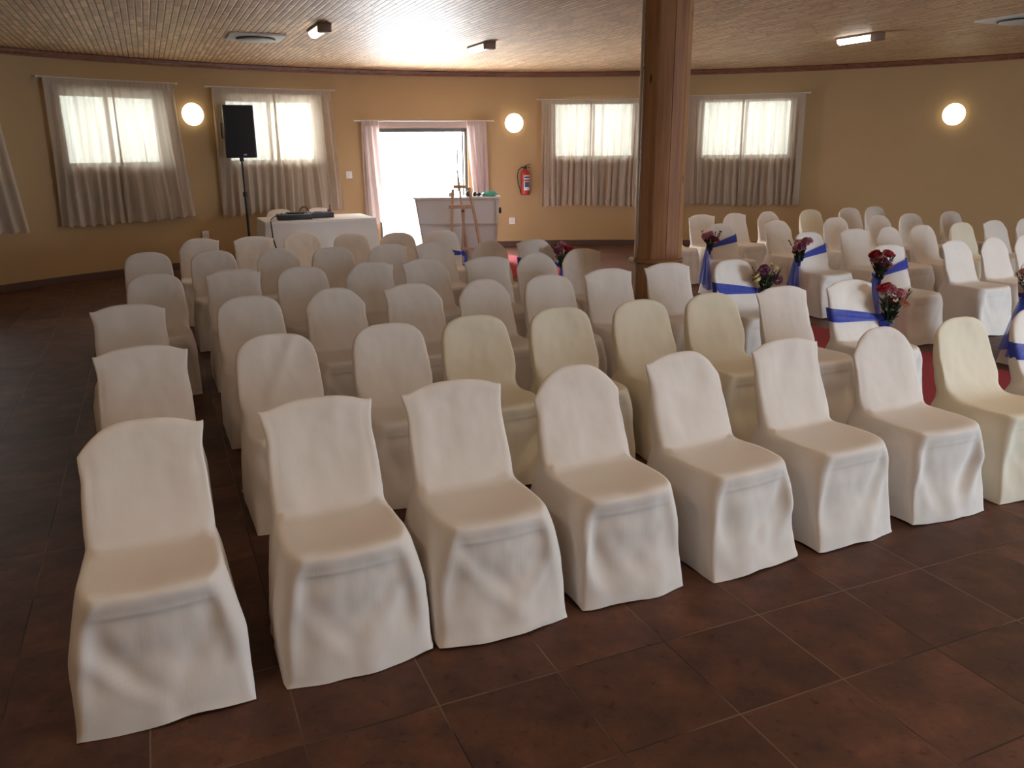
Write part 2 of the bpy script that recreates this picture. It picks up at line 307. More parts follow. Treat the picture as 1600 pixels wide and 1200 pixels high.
def tube(bm, pts, r, seg=8, cap=True, mi=0):
    pts = [Vector(p) for p in pts]; rs = r if isinstance(r, (list, tuple)) else [r] * len(pts)
    rings = []; prev = None
    for i, p in enumerate(pts):
        t = (pts[min(i + 1, len(pts) - 1)] - pts[max(i - 1, 0)]).normalized()
        if prev is None:
            a = Vector((0, 0, 1)) if abs(t.z) < 0.9 else Vector((1, 0, 0)); u = t.cross(a).normalized()
        else: u = (prev - t * prev.dot(t)).normalized()
        prev = u; w = t.cross(u)
        rings.append([bm.verts.new(p + (u * math.cos(2 * PI * k / seg) + w * math.sin(2 * PI * k / seg)) * rs[i]) for k in range(seg)])
    fs = []
    for a, b in zip(rings, rings[1:]):
        for k in range(seg): fs.append(bm.faces.new((a[k], a[(k + 1) % seg], b[(k + 1) % seg], b[k])))
    if cap: fs.append(bm.faces.new(rings[0][::-1])); fs.append(bm.faces.new(rings[-1]))
    for f in fs: f.material_index = mi
def lathe(bm, prof, c=(0, 0, 0), seg=24, rot=None, mi=0):
    rings = []
    for r, z in prof:
        rings.append([bm.verts.new((rot @ Vector((r * math.cos(2 * PI * k / seg), r * math.sin(2 * PI * k / seg), z)) if rot is not None else Vector((r * math.cos(2 * PI * k / seg), r * math.sin(2 * PI * k / seg), z))) + Vector(c)) for k in range(seg)])
    for a, b in zip(rings, rings[1:]):
        for k in range(seg):
            f = bm.faces.new((a[k], a[(k + 1) % seg], b[(k + 1) % seg], b[k])); f.material_index = mi
    f = bm.faces.new(rings[0][::-1]); f.material_index = mi
    f = bm.faces.new(rings[-1]); f.material_index = mi
def grid_faces(bm, V, mi=0):
    for i in range(len(V) - 1):
        for j in range(len(V[0]) - 1):
            f = bm.faces.new((V[i][j], V[i][j + 1], V[i + 1][j + 1], V[i + 1][j])); f.material_index = mi
def dup(root):
    r = root.copy(); C.objects.link(r)
    for ch in list(root.children):
        c = ch.copy(); C.objects.link(c); c.parent = r
        for g in ch.children:
            d = g.copy(); C.objects.link(d); d.parent = c
    return r

# ------------------------------------------------------------------ setting
def disc(z, rad, seg=180):
    bm = bmesh.new(); c = bm.verts.new((CCX, CCY, z)); vs = [bm.verts.new((CCX + rad * math.sin(2 * PI * k / seg), CCY + rad * math.cos(2 * PI * k / seg), z)) for k in range(seg)]
    for k in range(seg): bm.faces.new((c, vs[(k + 1) % seg], vs[k]))
    return bm
bm = disc(0, RR + 0.02); struct(obj('floor', bm, M_floor, sm=False))
bm = disc(ZC, RR + WT)
ex = bmesh.ops.extrude_face_region(bm, geom=bm.faces[:]); bmesh.ops.translate(bm, verts=[v for v in ex['geom'] if isinstance(v, bmesh.types.BMVert)], vec=(0, 0, 0.05))
struct(obj('ceiling', bm, M_ceil, sm=False))
bm = bmesh.new(); seg = 90
vi = [bm.verts.new((CCX + (RR + 0.02) * math.sin(2 * PI * k / seg), CCY + (RR + 0.02) * math.cos(2 * PI * k / seg), -0.02)) for k in range(seg)]
vo_ = [bm.verts.new((CCX + 45 * math.sin(2 * PI * k / seg), CCY + 45 * math.cos(2 * PI * k / seg), -0.02)) for k in range(seg)]
for k in range(seg): bm.faces.new((vi[k], vi[(k + 1) % seg], vo_[(k + 1) % seg], vo_[k]))
struct(obj('ground', bm, M_ground, sm=False))

# wall with its openings cut out
ths = sorted(set([round(-180 + 1.5 * k, 4) for k in range(240)] + [t for o in OPEN for t in (o[0], o[1])]))
clean = []
for t in ths:
    if clean and t - clean[-1] < 0.3 and not any(abs(t - q) < 1e-6 for o in OPEN for q in o[:2]): continue
    if clean and t - clean[-1] < 0.3: clean.pop()
    clean.append(t)
ths = clean
zs = sorted({0.0, ZC + 0.0} | {z for o in OPEN for z in (o[2], o[3])})
bm = bmesh.new(); cache = {}
def wv(i, j, outer):
    k = (i % len(ths), j, outer)
    if k not in cache:
        x, y = on_wall(ths[k[0]], -WT if outer else 0); cache[k] = bm.verts.new((x, y, zs[j]))
    return cache[k]
def solid(i, j):
    t = ths[i % len(ths)] + 0.01; z = (zs[j] + zs[j + 1]) / 2
    return not any(o[0] <= t < o[1] and o[2] < z < o[3] for o in OPEN)
nT = len(ths)
for i in range(nT):
    for j in range(len(zs) - 1):
        if not solid(i, j): continue
        bm.faces.new((wv(i, j, 0), wv(i, j + 1, 0), wv(i + 1, j + 1, 0), wv(i + 1, j, 0)))
        bm.faces.new((wv(i, j, 1), wv(i + 1, j, 1), wv(i + 1, j + 1, 1), wv(i, j + 1, 1)))
        if not solid(i - 1, j): bm.faces.new((wv(i, j, 0), wv(i, j, 1), wv(i, j + 1, 1), wv(i, j + 1, 0)))
        if not solid(i + 1, j): bm.faces.new((wv(i + 1, j, 0), wv(i + 1, j + 1, 0), wv(i + 1, j + 1, 1), wv(i + 1, j, 1)))
        if j > 0 and not solid(i, j - 1): bm.faces.new((wv(i, j, 0), wv(i + 1, j, 0), wv(i + 1, j, 1), wv(i, j, 1)))
        if j < len(zs) - 2 and not solid(i, j + 1): bm.faces.new((wv(i, j + 1, 0), wv(i, j + 1, 1), wv(i + 1, j + 1, 1), wv(i + 1, j + 1, 0)))
struct(obj('wall_round', bm, M_wall, angle=30))

def arc_bar(t0, t1, prof, step=1.5):
    """closed profile of (inward offset, z) swept along the wall"""
    bm = bmesh.new(); n = max(1, int(abs(t1 - t0) / step)); rows = []
    for k in range(n + 1):
        t = t0 + (t1 - t0) * k / n; row = []
        for off, z in prof:
            x, y = on_wall(t, off); row.append(bm.verts.new((x, y, z)))
        rows.append(row)
    m = len(prof)
    for a, b in zip(rows, rows[1:]):
        for j in range(m): bm.faces.new((a[j], a[(j + 1) % m], b[(j + 1) % m], b[j]))
    if abs(t1 - t0) < 359.9: bm.faces.new(rows[0][::-1]); bm.faces.new(rows[-1])
    return bm
o = struct(obj('trim_1', arc_bar(-180, 180, [(0, ZW), (0.035, ZW), (0.04, ZW + 0.02), (0.055, ZW + 0.035), (0.06, ZC - 0.012), (0.05, ZC - 0.001), (0, ZC - 0.001)]), M_cornice, angle=25))
k = 1
for a, b in [(-180, -23.7), (-12.9, 112.9), (129.1, 180)]:
    side = {1: 'left', 2: 'right', 3: 'back'}[k]
    struct(obj('baseboard_' + side, arc_bar(a, b, [(0, 0.0), (0.014, 0.0), (0.014, 0.088), (0.008, 0.095), (0, 0.095)]), M_skirt, angle=25)); k += 1

# windows: timber frame, centre mullion, glass
wi = 1
for (t0, t1, z0, z1, kd) in OPEN:
    if kd != 'w': continue
    fr = bmesh.new(); off = -0.20
    def vbar(t, w, z0_, z1_):
        x, y = on_wall(t, off); rot = Matrix.Rotation(-math.radians(t), 3, 'Z'); box(fr, (x, y, (z0_ + z1_) / 2), (w, 0.05, z1_ - z0_), rot)
    dt = math.degrees(0.02 / RR); tm = (t0 + t1) / 2
    vbar(t0 + dt, 0.045, z0, z1); vbar(t1 - dt, 0.045, z0, z1); vbar(tm, 0.045, z0, z1)
    f = struct(obj('window_%d' % wi, fr, M_winframe, sm=False))
    for zc_ in (z0 + 0.022, z1 - 0.022):
        pass
    hb = bmesh.new()
    for zc_ in (z0 + 0.022, z1 - 0.022):
        x, y = on_wall(tm, off + 0.004); box(hb, (x, y, zc_), (RR * math.radians(t1 - t0) - 0.02, 0.05, 0.045), Matrix.Rotation(-math.radians(tm), 3, 'Z'))
    struct(obj('window_rail', hb, M_winframe, f, sm=False))
    for a, b in ((t0, tm), (tm, t1)):
        gb = bmesh.new(); t = (a + b) / 2; x, y = on_wall(t, off + 0.002)
        box(gb, (x, y, (z0 + z1) / 2), (RR * math.radians(b - a) - 0.05, 0.005, z1 - z0 - 0.09), Matrix.Rotation(-math.radians(t), 3, 'Z'))
        struct(obj('pane', gb, M_glass, f, sm=False))
    sill = arc_bar(t0 - 0.1, t1 + 0.1, [(-WT, z0 - 0.0), (0.02, z0 - 0.0), (0.02, z0 + 0.012), (-WT, z0 + 0.014)], 1.0)
    struct(obj('window_sill', sill, M_wall, f, sm=False)); wi += 1

# far doorway: dark steel frame, doors folded open outwards
def door_at(t0, t1, z1, name, leaf=True):
    tm = (t0 + t1) / 2; fr = bmesh.new()
    xm, ym = on_wall(tm, -0.06); rot = Matrix.Rotation(-math.radians(tm), 3, 'Z')
    w = RR * math.radians(t1 - t0)
    box(fr, (xm, ym, z1 - 0.03), (w, 0.09, 0.06), rot)
    for s in (-1, 1):
        p = Vector((xm, ym, z1 / 2)) + rot @ Vector((s * (w / 2 - 0.025), 0, 0)); box(fr, p, (0.045, 0.09, z1), rot)
    f = struct(obj(name, fr, M_frame, sm=False))
    th_ = bmesh.new(); box(th_, (xm, ym, 0.004), (w, 0.3, 0.012), rot); struct(obj('door_threshold', th_, M_skirt, f, sm=False))
    if leaf:
        for s in (-1, 1):
            lb = bmesh.new(); gb = bmesh.new(); hb = bmesh.new()
            rl = rot @ Matrix.Rotation(-s * math.radians(97 if s > 0 else 168), 3, 'Z')
            hinge = Vector((xm, ym, 0)) + rot @ Vector((s * (w / 2 - 0.045), 0.06, 0)); L_ = w / 2 - 0.06
            def P(a, z): return hinge + rl @ Vector((-s * a, 0, z))
            H = z1 - 0.08
            box(lb, P(0.03, H / 2 + .02), (0.06, 0.035, H), rl); box(lb, P(L_ - 0.03, H / 2 + .02), (0.06, 0.035, H), rl)
            for zz in (0.08, 0.9, H - 0.02): box(lb, P(L_ / 2, zz), (L_, 0.034, 0.07), rl)
            box(gb, P(L_ / 2, 0.49), (L_ - 0.1, 0.006, 0.76), rl); box(gb, P(L_ / 2, (H + 0.9) / 2), (L_ - 0.1, 0.006, H - 0.96), rl)
            lf = struct(obj('door_leaf', lb, M_frame, f, sm=False)); struct(obj('pane', gb, M_glass, lf, sm=False))
            tube(hb, [P(L_ - 0.05, 1.0) + rl @ Vector((0, -0.02, 0)), P(L_ - 0.05, 1.0) + rl @ Vector((0, -0.06, 0)), P(L_ - 0.16, 1.0) + rl @ Vector((0, -0.06, 0))], 0.008)
            struct(obj('door_handle', hb, M_silver, lf))
    return f
door_at(-23.5, -13.25, 2.02, 'door_1'); door_at(113.0, 129.0, 2.3, 'door_2', False)

# ------------------------------------------------------------------ curtains
def curtain(name, label, group, t_top, t_bot, z1, z0, folds, seed, amp=0.041, m=None, billow=0.0, off=0.10, tape=0.07):
    rnd = random.Random(seed); NU, NV = int(folds * 14), 30
    ph = [rnd.uniform(0, 6.28) for _ in range(6)]; warp = [rnd.uniform(-0.9, 0.9) for _ in range(5)]
    bm = bmesh.new(); uvs = []; rows = []
    for j in range(NV + 1):
        q = j / NV; row = []
        for i in range(NU + 1):
            u = i / NU
            a0 = t_top[0] + (t_top[1] - t_top[0]) * u; a1 = t_bot[0] + (t_bot[1] - t_bot[0]) * u
            e = q ** 1.15; a = a0 * (1 - e) + a1 * e
            uw = u + 0.035 * sum(w * math.sin((k + 1) * 2.3 * u * PI + ph[k]) for k, w in enumerate(warp)) / 2 + 0.012 * q * math.sin(5 * q + ph[5] + 9 * u)
            f1 = math.sin(2 * PI * folds * uw + ph[0]); f1 = math.copysign(abs(f1) ** 0.8, f1)
            f2 = 0.35 * math.sin(2 * PI * folds * 2.03 * uw + ph[1] + 2 * q)
            f3 = 0.5 * math.sin(2 * PI * folds * 0.37 * uw + ph[2])
            grow = 0.35 + 0.65 * min(1, max(0, (q - 0.05) * 2.0))
            d = off + amp * grow * (f1 + f2 + f3 * q) + billow * math.sin(PI * u) * q ** 1.5
            if q < 0.06: d = off + 0.006 * math.sin(2 * PI * folds * 2.5 * uw)
            x, y = on_wall(a, max(0.02, d))
            z = z1 - (z1 - z0) * q - (0.012 * math.sin(2 * PI * folds * uw + 1 + ph[3]) + 0.018 * math.sin(3 * u + ph[4])) * q * q
            row.append(bm.verts.new((x, y, z)))
        rows.append(row)
    grid_faces(bm, rows)
    o = obj(name, bm, m or M_curt, angle=80)
    tag(o, label, 'curtain', group)
    # header tape as a part
    tb = bmesh.new(); tr = []
    for z in (z1 + 0.002, z1 - tape):
        tr.append([tb.verts.new((*on_wall(t_top[0] + (t_top[1] - t_top[0]) * i / 60, off + 0.012 + 0.006 * math.sin(2 * PI * folds * 2.5 * i / 60)), z)) for i in range(61)])
    grid_faces(tb, tr); obj('header_tape', tb, m or M_curt, o, angle=80)
    return o
def rod(label, t0, t1, z, off=0.10):
    pts = [(*on_wall(t0 + (t1 - t0) * k / 24, off), z) for k in range(25)]
    bm = bmesh.new(); tube(bm, pts, 0.009, 8)
    o = obj('curtain_rod', bm, M_plate); tag(o, label, 'curtain rod')
    for t in (t0 + 0.05, (t0 + t1) / 2, t1 - 0.05):
        bb = bmesh.new(); tube(bb, [(*on_wall(t, 0.0), z), (*on_wall(t, off), z)], 0.006, 6); obj('bracket', bb, M_plate, o)
    for t in (t0, t1):
        bb = bmesh.new(); x, y = on_wall(t, off); bmesh.ops.create_icosphere(bb, subdivisions=2, radius=0.016, matrix=Matrix.Translation((x, y, z))); obj('end_knob', bb, M_plate, o)
G = 'beige window curtains'
Z1, Z0 = 2.58, 0.74
curtain('window_curtain', 'right-hand end of the beige curtain cut off by the left edge of the photo', G, (-66.0, -59.6), (-66.0, -58.6), 2.58, 0.72, 7, 11)
curtain('window_curtain', 'left curtain panel of the window nearest the left edge, left of a round lamp', G, (-55.45, -49.5), (-55.7, -49.7), 2.60, 0.75, 6.5, 12)
curtain('window_curtain', 'right curtain panel billowing outwards at the bottom, just left of the leftmost round lamp', G, (-49.7, -44.0), (-49.9, -43.1), 2.60, 0.76, 5.5, 13, billow=0.10)
curtain('window_curtain', 'left curtain panel behind the black loudspeaker', G, (-40.4, -34.1), (-40.6, -34.3), Z1, 0.75, 7, 14)
curtain('window_curtain', 'right curtain panel right of the black loudspeaker, behind the white table', G, (-34.3, -28.3), (-34.5, -27.7), Z1, 0.75, 7, 15, billow=0.04)
curtain('window_curtain', 'left curtain panel of the window right of the fire extinguisher', G, (-4.95, 0.8), (-4.95, 0.7), 2.47, 0.70, 8, 16)
curtain('window_curtain', 'right curtain panel half hidden by the wooden column on its left side', G, (0.6, 7.2), (0.5, 7.0), 2.47, 0.70, 8, 17)
curtain('window_curtain', 'left curtain panel of the window right of the wooden column', G, (10.5, 17.5), (10.6, 17.6), 2.50, 0.71, 9, 18)
curtain('window_curtain', 'rightmost curtain panel, beside the long bare stretch of wall', G, (17.3, 23.8), (17.4, 24.0), 2.50, 0.72, 9, 19)
DG = 'narrow curtains at the open doorway'
curtain('door_curtain', 'narrow mauve beige curtain hanging left of the bright open doorway', DG, (-25.2, -23.3), (-25.1, -22.2), 2.13, 0.50, 3.5, 20, m=M_dcurt, amp=0.032)
curtain('door_curtain', 'narrow mauve beige curtain hanging right of the bright open doorway', DG, (-13.5, -11.2), (-12.4, -11.0), 2.13, 0.30, 4, 21, m=M_dcurt, amp=0.03)
bm = arc_bar(-23.3, -13.3, [(0.03, 2.035), (0.04, 2.035), (0.04, 2.12), (0.03, 2.12)], 1.0)
tag(obj('pelmet', bm, M_dcurt, angle=30), 'flat cloth pelmet strip across the top of the open doorway', 'pelmet')
for lb, a, b, z in (('thin curtain rod over the window left of the leftmost round lamp', -55.9, -43.7, 2.605), ('thin curtain rod over the window behind the loudspeaker', -40.9, -27.9, 2.585),
                 ('thin curtain rod over the window right of the fire extinguisher', -5.4, 7.6, 2.475), ('thin curtain rod over the window right of the wooden column', 10.0, 24.2, 2.505),
                 ('thin curtain rod over the open doorway', -25.9, -10.4, 2.135), ('thin curtain rod of the curtain cut off by the left edge of the photo', -67, -59.2, 2.585)):
    rod(lb, a, b, z)

# ------------------------------------------------------------------ wooden column with ring moulding and conduit
CX, CY, CR = 1.27, 7.0, 0.19
col = thing('column', 'tall pine plank column in the middle of the hall, reaching the ceiling', 'column', (CX, CY, 0), math.radians(-10))
NP = 10; rndc = random.Random(4)
for k in range(NP):
    a0 = 2 * PI * k / NP; a1 = 2 * PI * (k + 1) / NP; am = (a0 + a1) / 2
    w = 2 * CR * math.tan(PI / NP); bm = bmesh.new()
    rot = Matrix.Rotation(am, 3, 'Z')
    box(bm, rot @ Vector((CR - 0.011, 0, ZC / 2)), (0.022, w - 0.005, ZC - 0.002), rot, bev=0.004)
    obj('plank', bm, M_col[[0, 1, 2, 0, 1, 0, 2, 0, 1, 0][k]], col, angle=30)
bm = bmesh.new(); lathe(bm, [(CR - 0.018, 0), (CR - 0.018, ZC - 0.001)], seg=NP); obj('core', bm, M_joint, col)
bm = bmesh.new(); lathe(bm, [(CR, 0.735), (CR + 0.022, 0.742), (CR + 0.03, 0.752), (CR + 0.022, 0.764), (CR + 0.026, 0.775), (CR, 0.785)], seg=NP * 2); obj('ring_moulding', bm, M_rail, col, angle=60)
bm = bmesh.new(); lathe(bm, [(CR, 0.001), (CR + 0.02, 0.001), (CR + 0.02, 0.10), (CR + 0.01, 0.11), (CR, 0.112)], seg=NP * 2); obj('base_moulding', bm, M_rail, col, angle=60)
cd = bmesh.new(); px_, py_ = -0.201, -0.035
tube(cd, [(px_, py_, 0.0), (px_, py_, ZC - 0.001)], 0.011, 10)
for z in (0.45, 2.3, 2.72): tube(cd, [(px_, py_, z - 0.018), (px_, py_, z + 0.018)], 0.015, 10)
cdo = obj('conduit', cd, M_conduit); cdo.location = (CX, CY, 0); tag(cdo, 'thin cream conduit pipe running up the left side of the pine column', 'pipe')
kb = bmesh.new(); bmesh.ops.create_uvsphere(kb, u_segments=14, v_segments=10, radius=0.028, matrix=Matrix.Translation((px_ - 0.03, py_ - 0.01, 0.765)))
tube(kb, [(px_ - 0.03, py_ - 0.01, 0.765), (px_ + 0.02, py_ + 0.02, 0.762)], 0.014, 8)
obj('cable_clamp', kb, M_conduit, cdo)

# ------------------------------------------------------------------ chair covers
def sstep(a, b, x): t = np.clip((x - a) / (b - a), 0, 1); return t * t * (3 - 2 * t)
NX, NY, KS = 36, 16, 3
ZTOP, ZSEAT = 0.82, 0.44
def back_y(z):          # centre line of the backrest
    t = (z - ZSEAT) / (ZTOP - ZSEAT); return 0.115 + 0.135 * t + 0.012 * math.sin(PI * min(1, max(0, t)))
def cover_geometry(kind, seed, earL=0.0, earR=0.0, flare=1.0, puddle=0.0, drape=0.0, height=0.0, squareL=None, squareR=None):
    """kind 'round' = snug cover with a rounded top, 'square' = loose cover with cornered top"""
    rnd = random.Random(seed); rs = np.random.RandomState(seed)
    V = []; faces = []; tagf = []
    def add(p): V.append(p); return len(V) - 1
    top = ZTOP + height
    hwj = 0.205
    # seat grid (shared rim)
    seat = [[None] * (NX + 1) for _ in range(NY + 1)]
    for j in range(NY + 1):
        v = j / NY; y = -0.24 + (0.105 + 0.24) * v
        for i in range(NX + 1):
            s = -1 + 2 * i / NX
            hw = 0.210 - 0.005 * v - 0.030 * max(0, 1 - v * 2.5) ** 1.6 - 0.020 * max(0, 1 - v * 8) ** 2
            yy = y - (0.014 * (1 - s * s)) * (1 - v) ; z = ZSEAT - 0.012 * math.sin(PI * v) * (1 - s * s) - 0.006 * v + 0.010 * max(0, 1 - v * 8) * 0
            if v < 0.12: z -= 0.012 * (1 - v / 0.12) ** 2
            seat[j][i] = add([hw * s, yy, z])
    for j in range(NY):
        for i in range(NX): faces.append((seat[j][i], seat[j][i + 1], seat[j + 1][i + 1], seat[j + 1][i])); tagf.append(1)
    # rear outline at seat level
    jl, jr = seat[NY][0], seat[NY][NX]
    yb = 0.185
    sideR = [add([hwj * (1 - 0.02 * k / KS), 0.105 + (yb - 0.105) * k / (KS + 1), ZSEAT - 0.006]) for k in range(1, KS + 1)]
    backe = [add([(1 - 2 * i / NX) * 0.196, yb + 0.012 * (1 - (1 - 2 * i / NX) ** 2), ZSEAT - 0.006]) for i in range(NX + 1)]
    sideL = [add([-hwj * (1 - 0.02 * k / KS), 0.105 + (yb - 0.105) * k / (KS + 1), ZSEAT - 0.006]) for k in range(KS, 0, -1)]
    outline = [seat[0][i] for i in range(NX + 1)] + [seat[j][NX] for j in range(1, NY + 1)] + sideR + backe + sideL + [seat[j][0] for j in range(NY, 0, -1)]
    nO = len(outline)
    # skirt
    zr = [0.428, 0.415, 0.40, 0.388, 0.376, 0.37, 0.364, 0.358, 0.35, 0.335, 0.32] + list(np.linspace(0.303, 0.015, 20)) + [0.0]
    prev = outline; f1 = rnd.uniform(0, 6.28); f2 = rnd.uniform(0, 6.28); f3 = rnd.uniform(0, 6.28)
    ridge = [(sx, rnd.uniform(0.04, 0.30), rnd.uniform(0.8, 2.0), rnd.uniform(0.003, 0.0085), rnd.uniform(0.3, 1.0)) for sx in (-1, 1, rnd.choice((-1, 1)), rnd.choice((-1, 1)), rnd.choice((-1, 1)))]
    per = [0.0]
    for a, b in zip(outline, outline[1:] + outline[:1]): per.append(per[-1] + math.dist(V[a], V[b]))
    hem = [rnd.uniform(0, 6.28) for _ in range(3)]
    for z in zr:
        t = 1 - z / ZSEAT; row = []
        for q, idx in enumerate(outline):
            x, y, z_ = V[idx]
            s = x / 0.212
            L = per[q] / per[-1] * 2 * PI
            front = max(0.0, min(1.0, (-y - 0.17) / 0.06)); rear = max(0.0, min(1.0, (y - 0.12) / 0.05))
            tt = t ** 0.9
            wid = 0.245 + (0.009 * flare if flare > 1.12 else 0); ox = x * (1 + (wid / (0.162 if y < -0.2 else 0.162 + 0.045 * min(1, (y + 0.2) / 0.14)) - 1) * tt ** (0.75)); oy = y
            if y < 0: oy = y - 0.022 * max(0, 1 - s * s) * tt * front - (0.030 * flare + puddle * 0.3) * tt * (front) - 0.01 * tt * (1 - front) * (-y / 0.24)
            else: oy = y + 0.10 * tt * rear + 0.055 * tt * (1 - rear) * (y / 0.12)
            # hollow under the seat edge between the corners, front
            hol = float(1 - sstep(0.50, 0.80, abs(x / (0.212 * (1 + 0.2 * tt))))) * front
            zz = z
            under = math.exp(-((zz - 0.35) / 0.04) ** 2) * 0.011 + math.exp(-((zz - 0.22) / 0.12) ** 2) * 0.026
            oy += under * hol
            if abs(zz - 0.367) < 0.004: oy -= 0.003 * hol
            # swags running from the seat corners to the lower middle
            for sx, reach, pw, am, st in ridge:
                tq = (0.41 - zz) / 0.36
                if 0 < tq < 1.0:
                    xc = sx * (0.195 - (0.195 - reach + 0.10) * tq ** pw)
                    oy -= front * am * 1.5 * math.exp(-((x - xc) / 0.021) ** 2) * math.sin(PI * tq) * st
                    oy += front * am * 1.2 * math.exp(-((x - xc + sx * 0.045) / 0.026) ** 2) * math.sin(PI * tq) * st
            # side and rear folds
            wv_ = (0.010 * math.sin(5 * L + f1) + 0.007 * math.sin(9 * L + f2 + 2 * tt) + 0.004 * math.sin(17 * L + f3)) * tt
            nx_, ny_ = (x / 0.21) , (y / 0.24); nl = math.hypot(nx_, ny_) + 1e-6
            k = wv_ * (1 - 0.55 * front)
            ox += nx_ / nl * k; oy += ny_ / nl * k
            if z == 0.0 or z < 0.02:
                zz = z + 0.006 + 0.005 * math.sin(3 * L + hem[0]) + 0.004 * math.sin(7 * L + hem[1])
            if puddle and z < 0.06:
                ox += nx_ / nl * puddle * (0.06 - z) / 0.06 * (0.6 + 0.4 * math.sin(4 * L + hem[2])); oy += ny_ / nl * puddle * (0.06 - z) / 0.06 * (0.6 + 0.4 * math.sin(4 * L + hem[2]))
            ox = max(-wid - 0.004, min(wid + 0.004, ox)) if flare > 1.12 else max(-0.230, min(0.230, ox))
            row.append(add([ox, oy, max(0.003, zz + (z_ - ZSEAT) * max(0, 1 - t * 8))]))
        for q in range(nO):
            faces.append((row[q], row[(q + 1) % nO], prev[(q + 1) % nO], prev[q])); tagf.append(2)
        prev = row
    hemrow = set(prev)
    # backrest tube
    ring = [seat[NY][i] for i in range(NX + 1)] + sideR + backe + sideL
    nR = len(ring); NB = 24; prev = ring
    info = []
    for r in range(1, NB + 1):
        e = r / NB; e2 = 1 - (1 - e) ** 1.25
        row = []; z_base = ZSEAT - 0.006 + (top - ZSEAT + 0.006) * e2
        for q in range(nR):
            if q <= NX: s = -1 + 2 * q / NX; f = -1.0
            elif q <= NX + KS: s = 1.0; f = -1 + 2 * (q - NX) / (KS + 1)
            elif q <= NX + KS + NX + 1: s = 1 - 2 * (q - NX - KS - 1) / NX; f = 1.0
            else: s = -1.0; f = 1 - 2 * (q - (2 * NX + KS + 1)) / (KS + 1)
            # outline: arched top; squareness by side
            if kind == 'round': sq = 2.35; arch = 0.13; inset = 0.002
            else: sq = 3.4; arch = 0.10; inset = 0.0
            if s < 0 and squareL is not None: arch = squareL
            if s > 0 and squareR is not None: arch = squareR
            zmax = top - arch * (1 - (1 - abs(s) ** sq) ** (1 / sq)) if kind == 'round' else top - arch * abs(s) ** 2.6
            z = ZSEAT - 0.006 + (zmax - ZSEAT + 0.006) * e2
            hw = (0.213 if kind == 'round' else 0.206) - 0.012 * e2 - inset * e2
            if kind != 'round':
                ear = earL if s < 0 else earR
                hw += -0.003 * math.exp(-((e2 - 0.72) / 0.10) ** 2) + 0.4 * ear * sstep(0.80, 1.0, e2)
                z += ear * 0.55 * abs(s) ** 12 * sstep(0.75, 1.0, e2)
            x = hw * (math.copysign(abs(s) ** 0.92, s) if s else 0)
            th = 0.030 * (1 - 0.35 * e2) * (math.sqrt(max(0.0, 1 - e2 ** 6)) * 0.93 + 0.07)
            if kind != 'round': th *= (1 - 0.6 * abs(s) ** 6)
            hol = 0.016 * (1 - s * s) * math.sin(PI * min(1, e2 * 1.05) * 0.9)
            y = back_y(min(z, 0.9)) + f * th + hol
            if f == 1.0: y += 0.040 * (1 - e2) ** 2     # the cloth stands off behind
            if drape: y += -drape * 0.012 * math.exp(-((s * 0.9 + 0.4 - e2 * 0.8) / 0.12) ** 2) * (f < 0)
            if kind != 'round': y += 0.003 * math.sin(30 * s + seed) * (abs(s) > 0.8) * math.sin(PI * e2)
            row.append(add([x, y, z]))
        for q in range(nR):
            faces.append((prev[q], prev[(q + 1) % nR], row[(q + 1) % nR], row[q])); tagf.append(0)
        prev = row
    # close the top: bridge front and rear edges
    fr = prev[:NX + 1]; rp = prev[NX + KS + 1:NX + KS + 1 + NX + 1][::-1]
    for i in range(NX): faces.append((fr[i], fr[i + 1], rp[i + 1], rp[i])); tagf.append(0)
    faces.append(tuple([fr[NX]] + prev[NX + 1:NX + 1 + KS] + [rp[NX]])); tagf.append(0)
    faces.append(tuple([rp[0]] + prev[2 * NX + KS + 2:] + [fr[0]])); tagf.append(0)
    V = np.array(V, float)
    # laplacian relaxing
    ed = set()
    for f in faces:
        for a, b in zip(f, f[1:] + f[:1]): ed.add((min(a, b), max(a, b)))
    ed = np.array(list(ed)); deg = np.zeros(len(V)); np.add.at(deg, ed[:, 0], 1); np.add.at(deg, ed[:, 1], 1)
    def relax(it, w):
        nonlocal V
        for _ in range(it):
            S = np.zeros_like(V); np.add.at(S, ed[:, 0], V[ed[:, 1]]); np.add.at(S, ed[:, 1], V[ed[:, 0]])
            V = V + (S / deg[:, None] - V) * w[:, None]
    z0 = V[:, 2].copy(); w = np.full(len(V), 0.5); w[list(hemrow)] = 0
    tipw = np.ones(len(V)); tipw[(z0 > top - 0.10)] = 0.35 if kind != 'round' else 0.8
    relax(2, w * tipw)
    jm = np.exp(-((V[:, 2] - 0.44) / 0.05) ** 2) * np.exp(-((V[:, 1] - 0.11) / 0.08) ** 2)
    relax(45 if kind == 'round' else 6, w * jm)
    # gentle cloth noise
    for i in range(len(V)):
        if i in hemrow: continue
        p = V[i]; d = noise.noise(Vector((p[0] * 9 + seed * 3.1, p[1] * 9, p[2] * 7))) * 0.006 + noise.noise(Vector((p[0] * 22 + seed, p[1] * 22, p[2] * 18))) * 0.0022
        V[i] = p + np.array([0.3 * d, -d, 0.35 * d])
    # creases fanning from the seat and back junction
    if kind != 'round':
        for sx in (-1, 1):
            for k in range(3):
                ang = rnd.uniform(-0.5, 0.9); dx = V[:, 0] - sx * 0.19; dy = V[:, 1] - 0.09
                along = -sx * dx * math.cos(ang) - dy * math.sin(ang); acr = -sx * dx * math.sin(ang) - dy * -math.cos(ang)
                m_ = (along > 0) & (abs(V[:, 2] - 0.435) < 0.03)
                V[m_, 2] += (0.006 * np.exp(-(acr[m_] / 0.010) ** 2) * np.exp(-along[m_] / 0.07) * sstep(0, 0.02, along[m_]))
    return V, faces, np.array(tagf)

